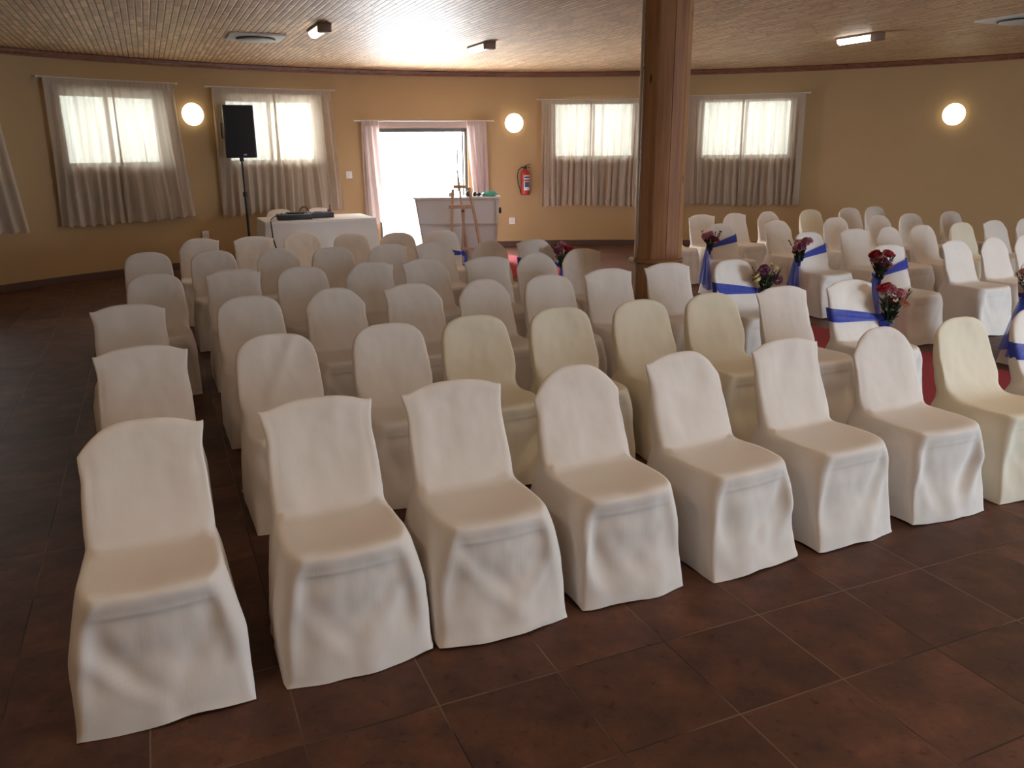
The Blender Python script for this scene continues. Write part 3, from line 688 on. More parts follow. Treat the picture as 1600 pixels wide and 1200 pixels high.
PARTS = ['backrest_cover', 'seat_cover', 'skirt']
def cover_meshes(m, **kw):
    V, faces, tg = cover_geometry(**kw)
    full = bpy.data.meshes.new('cover'); full.from_pydata(V.tolist(), [], faces); smooth(full)
    bmf = bmesh.new(); bmf.from_mesh(full); bmesh.ops.recalc_face_normals(bmf, faces=bmf.faces[:]); bmf.to_mesh(full); bmf.free()
    N = np.zeros(len(V) * 3); full.vertices.foreach_get('normal', N); N = N.reshape(-1, 3)
    F2 = [tuple(p.vertices) for p in full.polygons]
    out = []
    for k, nm in enumerate(PARTS):
        fs = [F2[i] for i in range(len(F2)) if tg[i] == k]
        used = sorted({v for f in fs for v in f}); mp = {v: i for i, v in enumerate(used)}
        me = bpy.data.meshes.new(nm); me.from_pydata(V[used].tolist(), [], [tuple(mp[v] for v in f) for f in fs])
        me.materials.append(m); smooth(me)
        me.normals_split_custom_set_from_vertices([tuple(N[v]) for v in used]); out.append(me)
    bpy.data.meshes.remove(full)
    return out

def make_chair(meshes, r, b, dyaw=0.0):
    root = link('covered_chair', None)
    for nm, me in zip(PARTS, meshes): link(nm, me, root)
    x, y = W2(r, b - 0.255); root.location = (x, y, 0); root.rotation_euler = (0, 0, ANG + math.radians(dyaw))
    return root

POOL = {}
def pool(key):
    if key not in POOL:
        kind, i = key[0], int(key[1:])
        if kind == 'A': POOL[key] = cover_meshes(M_cream, kind='round', seed=100 + i, flare=[1, .9, 1.1, 1][i % 4], drape=1.0 if i == 3 else 0.0)
        elif kind == 'F':
            e = [(0.006, 0.035), (0.035, 0.035), (0.04, 0.02)][i]
            POOL[key] = cover_meshes(M_white, kind='square', seed=321 + i, earL=e[0], earR=e[1], flare=1.15, puddle=[0.004, 0.004, 0.012][i], squareL=[0.10, 0.045, 0.05][i], squareR=0.045)
        elif kind == 'W': POOL[key] = cover_meshes(M_white, kind='round', seed=140 + i, flare=[1, .9, 1.1, 1][i % 4], drape=1.0 if i == 3 else 0.0)
        else:
            e = [(0.02, 0.03), (0.035, 0.0), (0.0, 0.035), (0.03, 0.03), (0.0, 0.0), (0.04, 0.015), (0.015, 0.04), (0.01, 0.01)][i % 8]
            POOL[key] = cover_meshes(M_white, kind='square', seed=200 + i, earL=e[0], earR=e[1], flare=[1, 1.1, 1, .9][i % 4], puddle=[0, 0.012, 0, 0][i % 4],
                                     squareL=0.048 if e[0] > 0.01 else 0.12, squareR=0.048 if e[1] > 0.01 else 0.12)
    return POOL[key]
LOOK = {'A': 'cream chair cover with a smooth rounded top', 'W': 'white chair cover with a rounded top', 'B': 'white chair cover with a cornered top'}
SASH = []
def put(key, r, b, label, group, sash=None, dyaw=0.0, dz=0.0):
    c = make_chair(pool(key), r, b, dyaw); tag(c, label, 'chair', group)
    if sash: SASH.append((c, sash))
    return c
ordn = ['first', 'second', 'third', 'fourth', 'fifth', 'sixth', 'seventh', 'eighth', 'ninth', 'tenth']
LEFT = {1: (2.91, [-0.14, 0.465, 0.995, 1.54, 2.10, 2.67, 3.27, 3.84, 4.42], ['F0', 'F1', 'F2', 'B7', 'B1', 'B8', 'B4', 'A1', 'W5']),
        2: (4.09, [-0.14, 0.48, 1.05, 1.54, 2.06, 2.60, 3.11, 3.68, 4.26], ['B11', 'W3', 'W1', 'A0', 'A1', 'A2', 'A0', 'B5', 'B8']),
        3: (5.29, [-0.21, 0.48, 1.03, 1.55, 2.05, 2.54, 3.07, 3.64, 4.23], ['B13', 'W0', 'B15', 'B9', 'B4', 'W2', 'B8', 'B5', 'W6']),
        4: (6.48, [-0.06, 0.50, 1.01, 1.54, 2.03, 2.52, 3.0, 3.475], ['W1', 'B6', 'W0', 'B10', 'B9', 'B8', 'B4', 'B2']),
        5: (7.66, [-0.10, 0.45, 1.00, 1.48, 2.00, 2.50, 2.97, 3.46], ['W2', 'W0', 'B4', 'W1', 'B2', 'B1', 'B12', 'B9']),
        6: (8.86, [0.38, 0.93, 1.46, 1.93, 2.40, 2.91], ['B2', 'B6', 'W0', 'W1', 'W2', 'W6'])}
rowname = {1: 'front row', 2: 'second row', 3: 'third row', 4: 'fourth row', 5: 'fifth row', 6: 'rearmost row'}
rndy = random.Random(3)
EX = {(1, 1): 'loose cornered top', (2, 1): 'crumpled cornered top', (2, 2): 'draped folds on its back'}
def spread(v, least=0.478):
    v = list(v)
    for _ in range(60):
        for i in range(len(v) - 1):
            g = least - (v[i + 1] - v[i])
            if g > 0: v[i] -= g / 2; v[i + 1] += g / 2
    return v
for rw, (b, rs_, keys) in LEFT.items():
    rs_ = spread(rs_)
    for i, r in enumerate(rs_):
        n_ = len(rs_); look = {'A': 'cream rounded', 'W': 'off-white rounded', 'B': 'white cornered', 'F': 'white cornered'}[keys[i][0]]
        where = 'leftmost' if i == 0 else ('%s from the left' % ordn[i])
        s = None
        if (rw == 1 and i == 8) or (rw in (2, 3) and i == 8) or (rw == 5 and i == 7) or (rw == 6 and i == 5): s = 'R'
        if s: lab = 'chair tied with a blue sash at the aisle end of the left block\'s %s' % rowname[rw]
        else: lab = '%s chair cover, %s in the left block\'s %s' % (look, where, rowname[rw])
        bb = b + {(1, 0): 0, (3, 2): 0.06, (3, 4): -0.05, (3, 5): -0.07, (3, 7): 0.06, (4, 0): 0.1, (4, 1): 0.08, (4, 5): -0.12, (4, 6): -0.08, (5, 0): 0.40, (5, 1): 0.26, (5, 2): 0.16, (5, 6): -0.22, (5, 7): -0.26, (6, 0): 0.24, (6, 1): 0.18, (6, 2): 0.3, (6, 4): -0.16, (6, 5): -0.16}.get((rw, i), 0)
        put(keys[i], r, bb, lab, 'covered chairs left of the aisle', s, rndy.uniform(-1.5, 1.5) + (4 if (rw, i) in ((1, 4), (1, 5)) else 0))
RIGHT = {2: (4.2, [6.3, 6.85], ['W6', 'B8']), 3: (5.44, [6.09, 6.98, 7.49, 7.96], ['B8', 'B9', 'B4', 'B12']),
         4: (6.67, [6.30, 6.93, 7.45, 7.96, 8.59, 9.16, 9.7], ['W6', 'B8', 'B4', 'W3', 'A1', 'B9', 'B4']),
         5: (7.88, [6.08, 7.0, 7.86, 8.6, 9.15, 9.91], ['W6', 'B9', 'W1', 'B4', 'W2', 'W0']),
         6: (9.05, [6.12, 6.67, 7.21, 7.79, 8.54, 9.27, 9.77], ['W6', 'B14', 'B2', 'B12', 'A2', 'W0', 'W1'])}
rn = {2: 'nearest row', 3: 'nearest full row', 4: 'second full row', 5: 'third full row', 6: 'rearmost row'}
for rw, (b, rs_, keys) in RIGHT.items():
    rs_ = spread(rs_)
    for i, r in enumerate(rs_):
        look = {'A': 'cream rounded', 'W': 'off-white rounded', 'B': 'white cornered', 'F': 'white cornered'}[keys[i][0]]
        if rw == 2 and i == 1: continue
        if i == 0: lab = 'blue-sashed chair at the aisle end of the right block\'s %s' % rn[rw]
        else: lab = '%s chair cover, %s from the aisle in the right block\'s %s' % (look, ordn[i], rn[rw])
        if rw == 5 and i == 1: r = 6.95
        put(keys[i], r, b, lab, 'covered chairs right of the aisle', 'L' if i == 0 else None, rndy.uniform(-2, 2))
for k, (x, y, ya, lab) in enumerate(((*W2(1.77, 12.84), 0.30, 'left of two covered chairs behind the white table'), (*W2(2.37, 12.84), 0.30, 'right of two covered chairs behind the white table'))):
    c = make_chair(pool('W0'), 0, 0); c.location = (x, y, 0); c.rotation_euler = (0, 0, ANG); c.scale = (1, 1, 1.0); tag(c, lab, 'chair', 'covered chairs behind the table')

# ------------------------------------------------------------------ sashes with tails, bouquets
def sash(chair, side, seed):
    """band round the backrest, knot on the aisle side, tail of thin organza hanging from the knot"""
    rnd = random.Random(seed); sg = 1 if side == 'R' else -1
    bm = bmesh.new(); N = 30; rows = []
    zk = 0.565
    for j in range(7):
        v = j / 6 * 2 - 1; row = []
        for i in range(N + 1):
            s = -1 + 2 * i / N
            u = (s * sg + 1) / 2          # 0 far side, 1 knot side
            if side == 'L': zc = zk + 0.085 * (1 - u); hw_ = 0.016 + 0.028 * (1 - u)
            else: zc = zk + 0.045 * (1 - u); hw_ = 0.018 + 0.026 * (1 - u) ** 0.7
            z = zc + v * hw_; x = s * 0.206
            y = back_y(z) - 0.032 - 0.006 + 0.016 * (1 - s * s) * 0.7 + 0.0025 * math.sin(v * 7 + u * 5 + seed) + 0.018 * abs(s) ** 8
            row.append(bm.verts.new((x, y, z)))
        rows.append(row)
    grid_faces(bm, rows)
    rows2 = []
    for j in range(5):
        v = j / 4 * 2 - 1; row = []
        for i in range(N + 1):
            s = -1 + 2 * i / N; u = (s * sg + 1) / 2
            zc = zk + (0.085 if side == 'L' else 0.045) * (1 - u); hw_ = 0.016 + 0.028 * (1 - u)
            z = zc + v * hw_; row.append(bm.verts.new((s * 0.206, back_y(z) + 0.030 + 0.026 * (1 - min(1, (z - 0.44) / 0.38)) ** 2 + 0.016 * (1 - s * s) - 0.012 * abs(s) ** 8, z)))
        rows2.append(row)
    grid_faces(bm, rows2)
    for ii in (0, N):
        for j in range(6):
            a, b_ = rows[j][ii], rows[j + 1][ii]; k0, k1 = rows2[min(4, round(j * 4 / 6))][ii], rows2[min(4, round((j + 1) * 4 / 6))][ii]
            if k0 is k1: bm.faces.new((a, b_, k1))
            else: bm.faces.new((a, b_, k1, k0))
    so = obj('sash', bm, M_blue, chair, angle=80); so['label'] = 'royal blue organza sash'
    kx, ky = sg * 0.222, back_y(zk) - 0.035
    bm = bmesh.new(); bmesh.ops.create_icosphere(bm, subdivisions=3, radius=0.024)
    for v in bm.verts: v.co = Vector((v.co.x, v.co.y, v.co.z * 1.25)) * (1 + 0.18 * noise.noise(v.co * 60)) + Vector((kx, ky, zk))
    obj('knot', bm, M_blue, so)
    for t, (w, dy, m_) in enumerate(((0.085, -0.05, M_bluet), (0.06, 0.03, M_bluet))):
        bm = bmesh.new(); rows = []
        for j in range(25):
            q = j / 24; row = []; z = zk - (zk - 0.09 - 0.05 * t) * q
            for i in range(19):
                u = i / 18 * 2 - 1; wd = 0.016 + w * q ** 0.75
                row.append(bm.verts.new((kx + sg * (0.010 + 0.026 * q + 0.012 * t) + 0.010 * math.sin(u * 7 + seed + q * 2) * q ** 0.5, ky + dy * q + u * wd, z + 0.012 * math.sin(3 * u + seed) * q)))
            rows.append(row)
        grid_faces(bm, rows); o = obj('sash_tail', bm, m_, so, angle=80)

def flower(bm, c, r, rnd, layers=4, open_=1.0, nrm=(0, 0, 1)):
    """rings of cupped petals round the axis nrm"""
    up = Vector(nrm).normalized(); q_ = up.to_track_quat('Z', 'Y').to_matrix()
    for l in range(layers):
        n = 5 + l * 2; k_ = l / max(1, layers - 1); rad = r * (0.45 + 0.55 * k_); tilt = 1.35 - (0.35 + 0.75 * k_) * open_
        for k in range(n):
            a = 2 * PI * k / n + l * 0.6 + rnd.uniform(-0.2, 0.2)
            d = q_ @ Vector((math.cos(a), math.sin(a), 0)); tn = q_ @ Vector((-math.sin(a), math.cos(a), 0))
            ax = d * math.cos(tilt) + up * math.sin(tilt); w = rad * 0.5; h = rad; out = d * math.sin(tilt) - up * math.cos(tilt)
            p0 = Vector(c); pm = p0 + ax * h * 0.5 + out * 0.28 * r; p2 = p0 + ax * h + out * rnd.uniform(0.0, 0.2) * r
            vs = [bm.verts.new(p0), bm.verts.new(pm + tn * w), bm.verts.new(p2 + tn * w * 0.6), bm.verts.new(p2 - tn * w * 0.6), bm.verts.new(pm - tn * w), bm.verts.new(pm + out * 0.12 * r)]
            for tri in ((0, 1, 5), (1, 2, 5), (2, 3, 5), (3, 4, 5), (4, 0, 5)): bm.faces.new([vs[z] for z in tri])
def leaf(bm, p, d, L_, w, rnd):
    d = d.normalized(); t = d.cross(Vector((rnd.uniform(-1, 1), rnd.uniform(-1, 1), rnd.uniform(-1, 1)))).normalized(); n = d.cross(t)
    v = [bm.verts.new(p), bm.verts.new(p + d * L_ * 0.4 + t * w), bm.verts.new(p + d * L_ - n * 0.15 * L_), bm.verts.new(p + d * L_ * 0.4 - t * w), bm.verts.new(p + d * L_ * 0.5 + n * w * 0.35)]
    for tri in ((0, 1, 4), (1, 2, 4), (2, 3, 4), (3, 0, 4)): bm.faces.new([v[q] for q in tri])
def bouquet(chair, side, seed, label, kinds):
    rnd = random.Random(seed); sg = 1 if side == 'R' else -1; a = chair.rotation_euler[2]
    base = chair.location + Matrix.Rotation(a, 3, 'Z') @ Vector((sg * 0.235, back_y(0.55) - 0.075, 0.53))
    t = thing('flower_bouquet', label, 'bouquet', base, a + rnd.uniform(-0.4, 0.4), 'flower bouquets on the aisle chairs')
    st = bmesh.new(); lf = bmesh.new(); heads = []
    for k, kd in enumerate(kinds):
        ang = 2 * PI * k / len(kinds) + rnd.uniform(-.4, .4); sp = rnd.uniform(0.018, 0.062)
        top = Vector((math.cos(ang) * sp, math.sin(ang) * sp * 0.7, 0.130 + rnd.uniform(-0.045, 0.05)))
        tube(st, [(0, 0, -0.02), (top.x * 0.3, top.y * 0.3, 0.06), top], 0.0028, 5); heads.append((top, kd))
    for k in range(60):
        ang = rnd.uniform(0, 2 * PI); h = rnd.uniform(-0.01, 0.10); d = Vector((math.cos(ang), math.sin(ang), rnd.uniform(0.5, 2.2)))
        leaf(lf, Vector((math.cos(ang) * 0.25 * h, math.sin(ang) * 0.25 * h, h)), d, rnd.uniform(0.035, 0.06), rnd.uniform(0.008, 0.014), rnd)
    for k in range(5):
        ang = rnd.uniform(0, 2 * PI); d = Vector((math.cos(ang) * 0.5, math.sin(ang) * 0.5, 1.0)); tube(lf, [(0, 0, 0), d * 0.10, d * 0.17], 0.0018, 4)
        for q in range(6): leaf(lf, d * (0.08 + 0.016 * q), d + Vector((rnd.uniform(-1, 1), rnd.uniform(-1, 1), 0)), 0.026, 0.005, rnd)
    obj('stem', st, M_stem, t); obj('foliage', lf, M_leaf, t, sm=False)
    for top, kd in heads:
        fb = bmesh.new(); out = Vector((top.x * 9, top.y * 9, 0.55)).normalized()
        if kd in ('pink', 'purple', 'white'):
            for q in range(16 if kd != 'white' else 18):
                dv = Vector((rnd.gauss(0, 1), rnd.gauss(0, 1), rnd.gauss(0, 0.8))).normalized(); dv.z = abs(dv.z) if rnd.random() < 0.7 else dv.z
                flower(fb, top + dv * (0.028 if kd != 'white' else 0.045), 0.016 if kd != 'white' else 0.006, rnd, 2, 1.0, dv)
        elif kd in ('yellow', 'peach'): flower(fb, top, 0.034, rnd, 5, 0.55, out)
        else: flower(fb, top, 0.040, rnd, 6, 0.75, out)
        obj('flower', fb, M_fl[kd], t, sm=False)
    t.scale = (1.4, 1.4, 1.3)
    wr = bmesh.new(); lathe(wr, [(0.012, -0.03), (0.014, 0.0), (0.011, 0.02)], seg=10); obj('ribbon_wrap', wr, M_blue, t)
BQ = [None,
      ('R', 'bouquet of pink blossom, red flower and white sprigs on the second row aisle chair', ['pink', 'red', 'pink', 'white', 'red', 'pink', 'white', 'peach']),
      ('R', 'bouquet with pale yellow roses and plum leaves, right of the wooden column', ['yellow', 'yellow', 'purple', 'yellow', 'yellow', 'purple', 'purple']),
      ('R', 'small dark bouquet left of the column, against the rear wall skirting', ['red', 'pink', 'peach', 'purple', 'red']),
      None,
      ('L', 'red and dark bouquet with peach bloom cut off by the right edge of the photo', ['red', 'red', 'peach', 'yellow', 'purple', 'red']),
      ('L', 'largest bouquet, deep red and dusty pink with a dark leafy sprig', ['red', 'red', 'pink', 'pink', 'red', 'peach', 'purple', 'pink']),
      ('L', 'pink and plum bouquet on the sashed chair of the right block\'s second full row', ['pink', 'pink', 'purple', 'pink', 'purple', 'pink']),
      ('L', 'red and pink bouquet just right of the wooden column, above a bright blue tail', ['red', 'pink', 'red', 'pink', 'purple', 'red']),
      None]
for k, (c, side) in enumerate(SASH):
    sash(c, side, 10 + k)
    if k < len(BQ) and BQ[k]: bouquet(c, BQ[k][0], 30 + k, BQ[k][1], BQ[k][2])

# ------------------------------------------------------------------ red carpet
bm = bmesh.new(); rows = []
for j in range(41):
    b = 3.2 + (12.5 - 3.2) * j / 40; l = 4.66 - 0.035 * (b - 3.2); rgt = 5.97 - 0.075 * (b - 3.2)
    rows.append([bm.verts.new((*W2(l + (rgt - l) * i / 8, b), 0.006 + (0.010 if j in (32,) else 0) + 0.0015 * math.sin(b * 3 + i))) for i in range(9)])
grid_faces(bm, rows)
ex = bmesh.ops.extrude_face_region(bm, geom=bm.faces[:]); bmesh.ops.translate(bm, verts=[v for v in ex['geom'] if isinstance(v, bmesh.types.BMVert)], vec=(0, 0, -0.005))
bmesh.ops.recalc_face_normals(bm, faces=bm.faces[:])
tag(obj('aisle_carpet', bm, M_carpet, angle=40), 'red carpet runner laid along the aisle between the two blocks of chairs', 'carpet')

# ------------------------------------------------------------------ table, cloth, mixing gear
tr_, tb_ = 2.13, 12.0; tx, ty = W2(tr_, tb_)
tbl = thing('folding_table', 'long table under a white cloth by the back wall, carrying black sound gear', 'table', (tx, ty, 0), ANG)
bm = bmesh.new(); box(bm, (0, 0, 0.735), (1.46, 0.86, 0.03), bev=0.004); obj('tabletop', bm, M_panel, tbl)
for sx in (-1, 1):
    for sy in (-1, 1):
        bm = bmesh.new(); tube(bm, [(sx * 0.62, sy * 0.36, 0), (sx * 0.62, sy * 0.36, 0.72)], 0.016, 8); obj('leg', bm, M_silver, tbl)
bm = bmesh.new(); N = 120; zz = [0.754, 0.752, 0.745, 0.735, 0.712, 0.705, 0.6, 0.45, 0.3, 0.15, 0.02]
def tperim(k, ex_):
    hx, hy = 0.765 + ex_, 0.465 + ex_; P4 = [(-hx, -hy), (hx, -hy), (hx, hy), (-hx, hy)]; s = k / N * 4; q = int(s) % 4; f = s - int(s)
    a, b = P4[q], P4[(q + 1) % 4]; return a[0] + (b[0] - a[0]) * f, a[1] + (b[1] - a[1]) * f
rows = []
for j, z in enumerate(zz):
    row = []
    for k in range(N):
        e = [-.01, -.002, 0, 0.002, 0.003, 0.0, 0.012, 0.02, 0.028, 0.034, 0.04][j]
        f = (0 if j < 5 else (0.722 - z) * 0.020 * (math.sin(k * 0.9) + 0.6 * math.sin(k * 0.37 + 1)))
        x, y = tperim(k, e + f); row.append(bm.verts.new((x, y, z)))
    rows.append(row)
for a, b in zip(rows, rows[1:]):
    for k in range(N): bm.faces.new((a[k], a[(k + 1) % N], b[(k + 1) % N], b[k]))
bm.faces.new(rows[0]); bmesh.ops.recalc_face_normals(bm, faces=bm.faces[:])
tc_ = obj('tablecloth', bm, M_table, angle=35); tc_.location = (tx, ty, 0); tc_.rotation_euler = (0, 0, ANG); tag(tc_, 'white cloth hanging to the floor round the long table by the back wall', 'tablecloth')
def local(r, b, z): return (*W2(r, b), z)
g1 = thing('mixing_console', 'flat black sound mixer on the left half of the white table', 'mixer', local(1.80, 11.83, 0.756), ANG - 0.05)
bm = bmesh.new(); box(bm, (0, 0, 0.035), (0.46, 0.30, 0.07), bev=0.006); obj('body', bm, M_black, g1)
for k in range(8):
    bm = bmesh.new(); box(bm, (-0.18 + k * 0.05, -0.05, 0.075), (0.012, 0.02, 0.012)); obj('fader', bm, M_black, g1)
for k in range(6):
    bm = bmesh.new(); lathe(bm, [(0.011, 0.069), (0.009, 0.086)], (-0.16 + k * 0.062, 0.07, 0), 10); obj('knob', bm, M_grille, g1)
bm = bmesh.new(); box(bm, (0.02, 0.05, 0.083), (0.22, 0.14, 0.024), bev=0.005); obj('raised_panel', bm, M_black, g1)
g2 = thing('media_player', 'black music player deck right of the mixer on the white table', 'music player', local(2.19, 11.98, 0.756), ANG + 0.12)
bm = bmesh.new(); box(bm, (0, 0, 0.035), (0.33, 0.27, 0.07), bev=0.006); obj('body', bm, M_black, g2)
bm = bmesh.new(); lathe(bm, [(0.06, 0.07), (0.06, 0.078), (0.05, 0.08)], (-0.03, 0, 0), 24); obj('jog_wheel', bm, M_grille, g2)
bm = bmesh.new(); tube(bm, [local(1.585, 11.86, 0.79), local(1.55, 11.83, 0.812), local(1.52, 11.75, 0.80), local(1.48, 11.66, 0.795), local(1.455, 11.60, 0.78), local(1.43, 11.45, 0.765), local(1.43, 11.38, 0.55), local(1.46, 11.36, 0.42), local(1.5, 11.34, 0.2), local(1.55, 11.3, 0.01)], 0.009, 8)
tag(obj('power_cable', bm, M_black), 'black cable looping off the left corner of the white table', 'cable')
def loop_cable(lab, r, b, h, rr):
    bm = bmesh.new(); pts = [local(r - rr, b, 0.765)] + [local(r + rr * math.cos(PI - PI * k / 8), b, 0.765 + h * math.sin(PI * k / 8)) for k in range(1, 8)] + [local(r + rr, b, 0.765)]
    tube(bm, pts, 0.008, 8); o = obj('headphones', bm, M_darkrub)
    for s in (-1, 1):
        cb = bmesh.new(); lathe(cb, [(0.02, -0.015), (0.032, -0.01), (0.032, 0.01), (0.02, 0.015)], local(r + s * rr, b, 0.79), 14, Matrix.Rotation(PI / 2, 3, 'Y')); obj('ear_cup', cb, M_darkrub, o)
    tag(o, lab, 'headphones')
loop_cable('dark headphones standing on the white table behind the mixer', 2.02, 12.28, 0.13, 0.075)
jb = thing('cup', 'small dark cup standing at the right rear of the sound gear on the table', 'cup', local(2.38, 12.22, 0.755))
bm = bmesh.new(); lathe(bm, [(0.025, 0), (0.035, 0.03), (0.034, 0.09), (0.03, 0.092), (0.03, 0.04)], seg=16); obj('body', bm, M_fl['purple'], jb)
bm = bmesh.new(); tube(bm, [(0, 0, 0.04), (0.01, 0, 0.16)], 0.006, 6); obj('straw', bm, M_darkrub, jb)

# ------------------------------------------------------------------ loudspeaker on its stand
sx_, sy_ = -3.98, 12.45
sp = thing('speaker_stand', 'thin black tripod pole holding up the loudspeaker left of the table', 'speaker stand', (sx_, sy_, 0), 0)
bm = bmesh.new(); tube(bm, [(0, 0, 0.12), (0, 0, 1.06)], 0.019, 10); tube(bm, [(0, 0, 1.0), (0, 0, 1.60)], 0.014, 10); obj('pole', bm, M_black, sp)
bm = bmesh.new(); lathe(bm, [(0.028, 1.02), (0.032, 1.04), (0.032, 1.08), (0.02, 1.10)], seg=14); obj('collar', bm, M_black, sp)
for k in range(3):
    a = k * 2 * PI / 3 + 0.9; bm = bmesh.new(); tube(bm, [(0.02 * math.cos(a), 0.02 * math.sin(a), 0.42), (0.27 * math.cos(a), 0.30 * math.sin(a), 0.012)], 0.011, 8); tube(bm, [(0, 0, 0.2), (0.18 * math.cos(a), 0.18 * math.sin(a), 0.27)], 0.008, 6); obj('leg', bm, M_black, sp)
lk = thing('loudspeaker', 'tall black loudspeaker box mounted on a pole in front of the curtain', 'loudspeaker', (sx_, sy_, 1.585), math.radians(21))
bm = bmesh.new(); H_ = 0.735
pr = [(-0.20, -0.17), (0.20, -0.17), (0.215, -0.15), (0.215, 0.0), (0.12, 0.18), (-0.12, 0.18), (-0.215, 0.0), (-0.215, -0.15)]
lo = [bm.verts.new((x, y, 0)) for x, y in pr]; hi = [bm.verts.new((x, y, H_)) for x, y in pr]
for k in range(8): bm.faces.new((lo[k], lo[(k + 1) % 8], hi[(k + 1) % 8], hi[k]))
bm.faces.new(lo[::-1]); bm.faces.new(hi); bmesh.ops.bevel(bm, geom=bm.edges[:], offset=0.008, segments=2, affect='EDGES')
obj('cabinet', bm, M_black, lk)
bm = bmesh.new(); box(bm, (0, -0.176, H_ / 2), (0.385, 0.014, H_ - 0.03), bev=0.005); obj('grille', bm, M_grille, lk)
bm = bmesh.new(); box(bm, (0.045, -0.185, 0.045), (0.045, 0.004, 0.018), bev=0.001); obj('badge', bm, M_silver, lk)
bm = bmesh.new(); tube(bm, [(-0.217, -0.06, 0.28), (-0.245, -0.06, 0.285), (-0.245, -0.06, 0.485), (-0.217, -0.06, 0.49)], 0.009, 8); obj('handle', bm, M_black, lk)
bm = bmesh.new(); lathe(bm, [(0.03, -0.05), (0.03, 0.0), (0.05, 0.002)], seg=14); obj('pole_socket', bm, M_black, lk)

# ------------------------------------------------------------------ bar counter in front of the doorway and what stands on it
bc = thing('bar_counter', 'pale grey panelled counter standing in front of the doorway', 'counter', (-0.77, 12.55, 0), math.radians(1))
bm = bmesh.new()
f4 = [(-0.60, 0.0), (0.56, 0.0), (0.60, 0.97), (-0.66, 0.97)]; fr_ = [bm.verts.new((x * 0.96 if z < .5 else x, -0.23, z)) for x, z in f4]; bk_ = [bm.verts.new((x * 0.96 if z < .5 else x, 0.23, z)) for x, z in f4]
fr_[0].co.x = -0.52; bk_[0].co.x = -0.52
for k in range(4): bm.faces.new((fr_[k], bk_[k], bk_[(k + 1) % 4], fr_[(k + 1) % 4]))
bm.faces.new(fr_); bm.faces.new(bk_[::-1]); bmesh.ops.recalc_face_normals(bm, faces=bm.faces[:]); obj('body', bm, M_panel, bc, sm=False)
bm = bmesh.new(); box(bm, (-0.03, 0, 0.982), (1.30, 0.50, 0.024), bev=0.004); obj('top', bm, M_panel, bc)
bm = bmesh.new(); box(bm, (-0.01, -0.238, 0.60), (1.19, 0.016, 0.022)); obj('rail', bm, M_trimw, bc)
bm = bmesh.new(); box(bm, (0.55, -0.238, 0.5), (0.024, 0.016, 0.93)); box(bm, (-0.03, -0.238, 0.955), (1.22, 0.016, 0.022)); obj('edge_trim', bm, M_trimw, bc)
bm = bmesh.new(); box(bm, (-0.615, -0.238, 0.50), (0.02, 0.016, 0.95), Matrix.Rotation(math.radians(-7), 3, 'Y')); 
for v in bm.verts: v.co.x += 0.035
obj('edge_trim', bm, M_trimw, bc)
bm = bmesh.new(); lathe(bm, [(0.02, -0.02), (0.045, -0.015), (0.045, 0.015), (0.02, 0.02)], (0.612, -0.12, 0.79), 16, Matrix.Rotation(PI / 2, 3, 'Y')); obj('handle', bm, M_black, bc)
def on_counter(x, y=0.0): return (-0.77 + x, 12.55 + y, 0.995)
t = thing('mug', 'small grey mug near the middle of the counter top', 'mug', on_counter(-0.13))
bm = bmesh.new(); lathe(bm, [(0.032, 0), (0.036, 0.01), (0.036, 0.055), (0.032, 0.056), (0.03, 0.02)], seg=16); obj('body', bm, M_silver, t)
bm = bmesh.new(); tube(bm, [(0.035, 0, 0.045), (0.055, 0, 0.035), (0.055, 0, 0.02), (0.035, 0, 0.012)], 0.005, 6); obj('handle', bm, M_silver, t)
t = thing('corkscrew', 'small metal opener lying at the left of the counter top', 'opener', on_counter(-0.40))
bm = bmesh.new(); tube(bm, [(-0.05, 0, 0.006), (0.05, 0, 0.006)], 0.006, 6); tube(bm, [(0, 0, 0.006), (0.004, 0, 0.035)], 0.005, 6); obj('body', bm, M_silver, t)
t = thing('cloth_bundle', 'dark crumpled bundle on the counter beside the easel leg', 'bundle', on_counter(0.14))
for cx_, rr in ((0.0, 0.045), (0.09, 0.035), (0.15, 0.028)):
    bm = bmesh.new(); bmesh.ops.create_icosphere(bm, subdivisions=3, radius=rr)
    for v in bm.verts: v.co = v.co * (1 + 0.3 * noise.noise(v.co * 40 + Vector((cx_ * 30, 0, 0)))) + Vector((cx_, 0, rr * 0.85))
    obj('fold', bm, M_black, t)
t = thing('plastic_bag', 'green plastic bag slumped on the right end of the counter', 'bag', on_counter(0.46))
bm = bmesh.new(); bmesh.ops.create_icosphere(bm, subdivisions=4, radius=0.1)
for v in bm.verts: v.co = Vector((v.co.x * 1.15, v.co.y * 0.8, max(v.co.z, -0.03) * 0.55)) * (1 + 0.3 * noise.noise(v.co * 18)) + Vector((0, 0, 0.022))
obj('bag_body', bm, M_teal, t)

